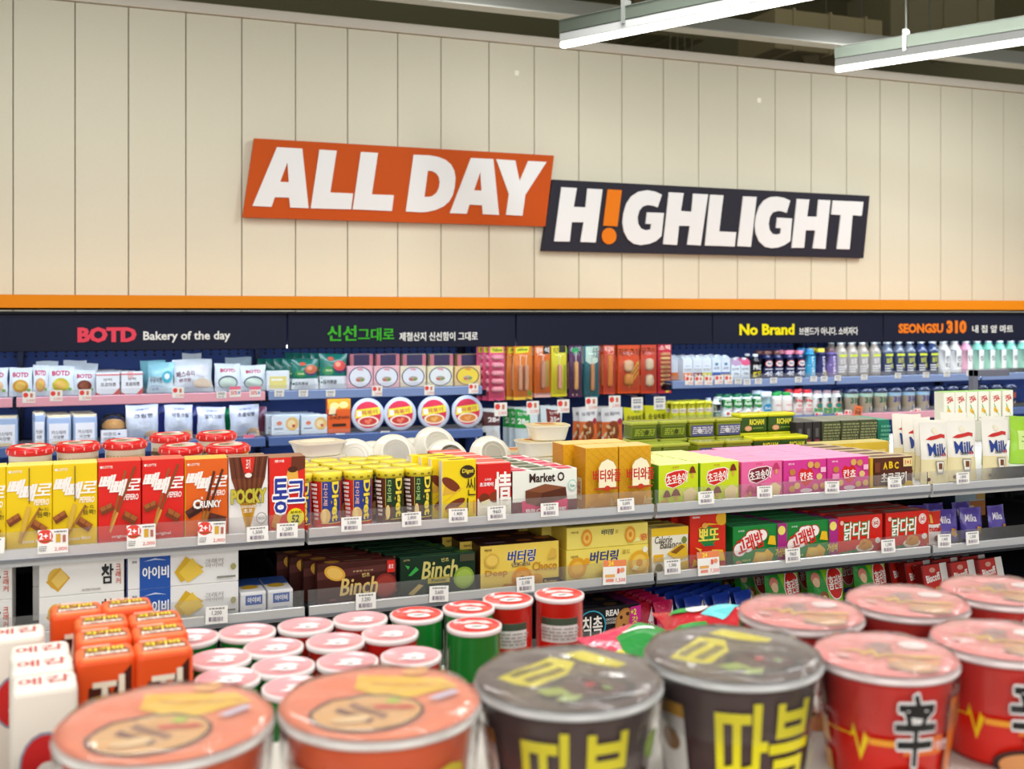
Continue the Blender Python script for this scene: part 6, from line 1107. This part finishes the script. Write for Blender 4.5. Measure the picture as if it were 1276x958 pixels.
# --- rounded snack packs
def pack(col, topc, front, top, name):
    w, d, h = .06, .05, .195
    b = MB().box(-w/2, w/2, 0, d, 0, h, col, 'card', ch=.007, top=topc)
    f = MB().art(front, lambda u, v, e: ((u-.5)*(w-.01), -e, v*h), asp=h/w).art(top, lambda u, v, e: ((u-.5)*w, .004+v*(d-.008), h+e), m='card')
    return proto(name, 'snack pack', ('pack_body', b), ('printed_front', f))
pOr = pack('#e8541c', '#f07038', [P([(.1, .5), (.14, .84), (.5, .86), (.6, .8), (.75, .88), (1, .95), (1, .5)], '#4a1c10'), T('자', .2, .6, .98, .9, '#f4e8d4', .014, sm=.016), R(.12, .6, .24, .66, '#ecd030')],
           [P([(.12, .12), (.9, .08), (.92, .42), (.8, .78), (.16, .76)], '#8a3a16'), T('jagabee', .14, .12, .88, .42, '#fff8e8', .04), T('자가비', .18, .42, .8, .76, '#ffee30', .014, sm=.014), R(.12, .82, .6, .92, '#f8c8b0')], 'snack_pack')
pWh = pack('#ece4d8', '#f2ece2', [E(.5, .62, .46, .16, '#8a8ca0'), E(.5, .62, .42, .145, '#c82828'), E(.55, .58, .2, .05, '#f0e8e0')], [T('예감', .1, .2, .9, .75, '#c03840', .03)], 'snack_pack')
for i, (x, y) in enumerate([(133, 819), (131, 797), (128, 779), (96, 763)]):
    p = at_z(x, y, ZL+.195); inst(pOr, (p[0], p[1], ZL), f'orange snack pack, {["front","second","third","rearmost"][i]} of the file next to the white packs', 'orange snack packs', rz=.07)
for i, (x, y) in enumerate([(206, 811), (202, 791), (196, 774), (160, 757)]):
    p = at_z(x, y, ZL+.195); inst(pOr, (p[0], p[1], ZL), f'orange snack pack, {["front","second","third","rearmost"][i]} of the file next to the chip cans', 'orange snack packs', rz=.07)
for i, (x, y) in enumerate([(56, 857), (53, 834), (50, 816), (20, 793)]):
    p = at_z(x, y, ZL+.195); inst(pWh, (p[0], p[1], ZL), f'white snack pack with red logo, {["front","second","third","rearmost"][i]} of its file', 'white snack packs', rz=.07)
# --- foil snack bags lying behind the brown bowls
bg1 = pouch(.16, .12, .06, '#c82430', [P([(0, .0), (.35, 0), (.3, .3), (0, .45)], '#2c9a3c'), P([(.3, .5), (.55, .75), (.7, .6), (.45, .3)], '#6ad0d8'), P([(.6, .2), (.9, .5), (1, .3), (.9, .0)], '#2c9a3c'), P([(.05, .7), (.3, .95), (.4, .9), (.2, .6)], '#3aa848'), E(.3, .65, .1, .1, '#f0f0ec')], 'foil', crimp=.07, flat=True, seed=60)
bg2 = pouch(.13, .11, .05, '#e84a68', [P([(.1, .0), (.2, .5), (1, .9), (1, .3), (.5, .1)], '#1f9038'), E(.08, .2, .08, .1, '#f0dc30'), R(.3, .5, .7, .56, '#f0f8f0')], 'foil', crimp=.07, flat=True, seed=61)
p = at_z(905, 792, H-.42); inst(bg1, (p[0]+.01, p[1]-.01, H-.462), 'red and green foil snack bag lying behind the brown bowls', rx=-1.4, rz=-.2)
p = at_z(825, 812, H-.43); inst(bg2, (p[0], p[1], H-.468), 'pink and green foil snack bag with a yellow corner, behind the brown bowls', rx=-1.45, rz=.1)
cr = ob('snack_crate', MB().box(.42, .98, 1.075, 1.28, ZL, H-.468, '#8a2420', 'card', ch=.003)); tag(cr, 'red card crate propping up the foil snack bags', 'crate')
for o in LINK: COL.objects.link(o)
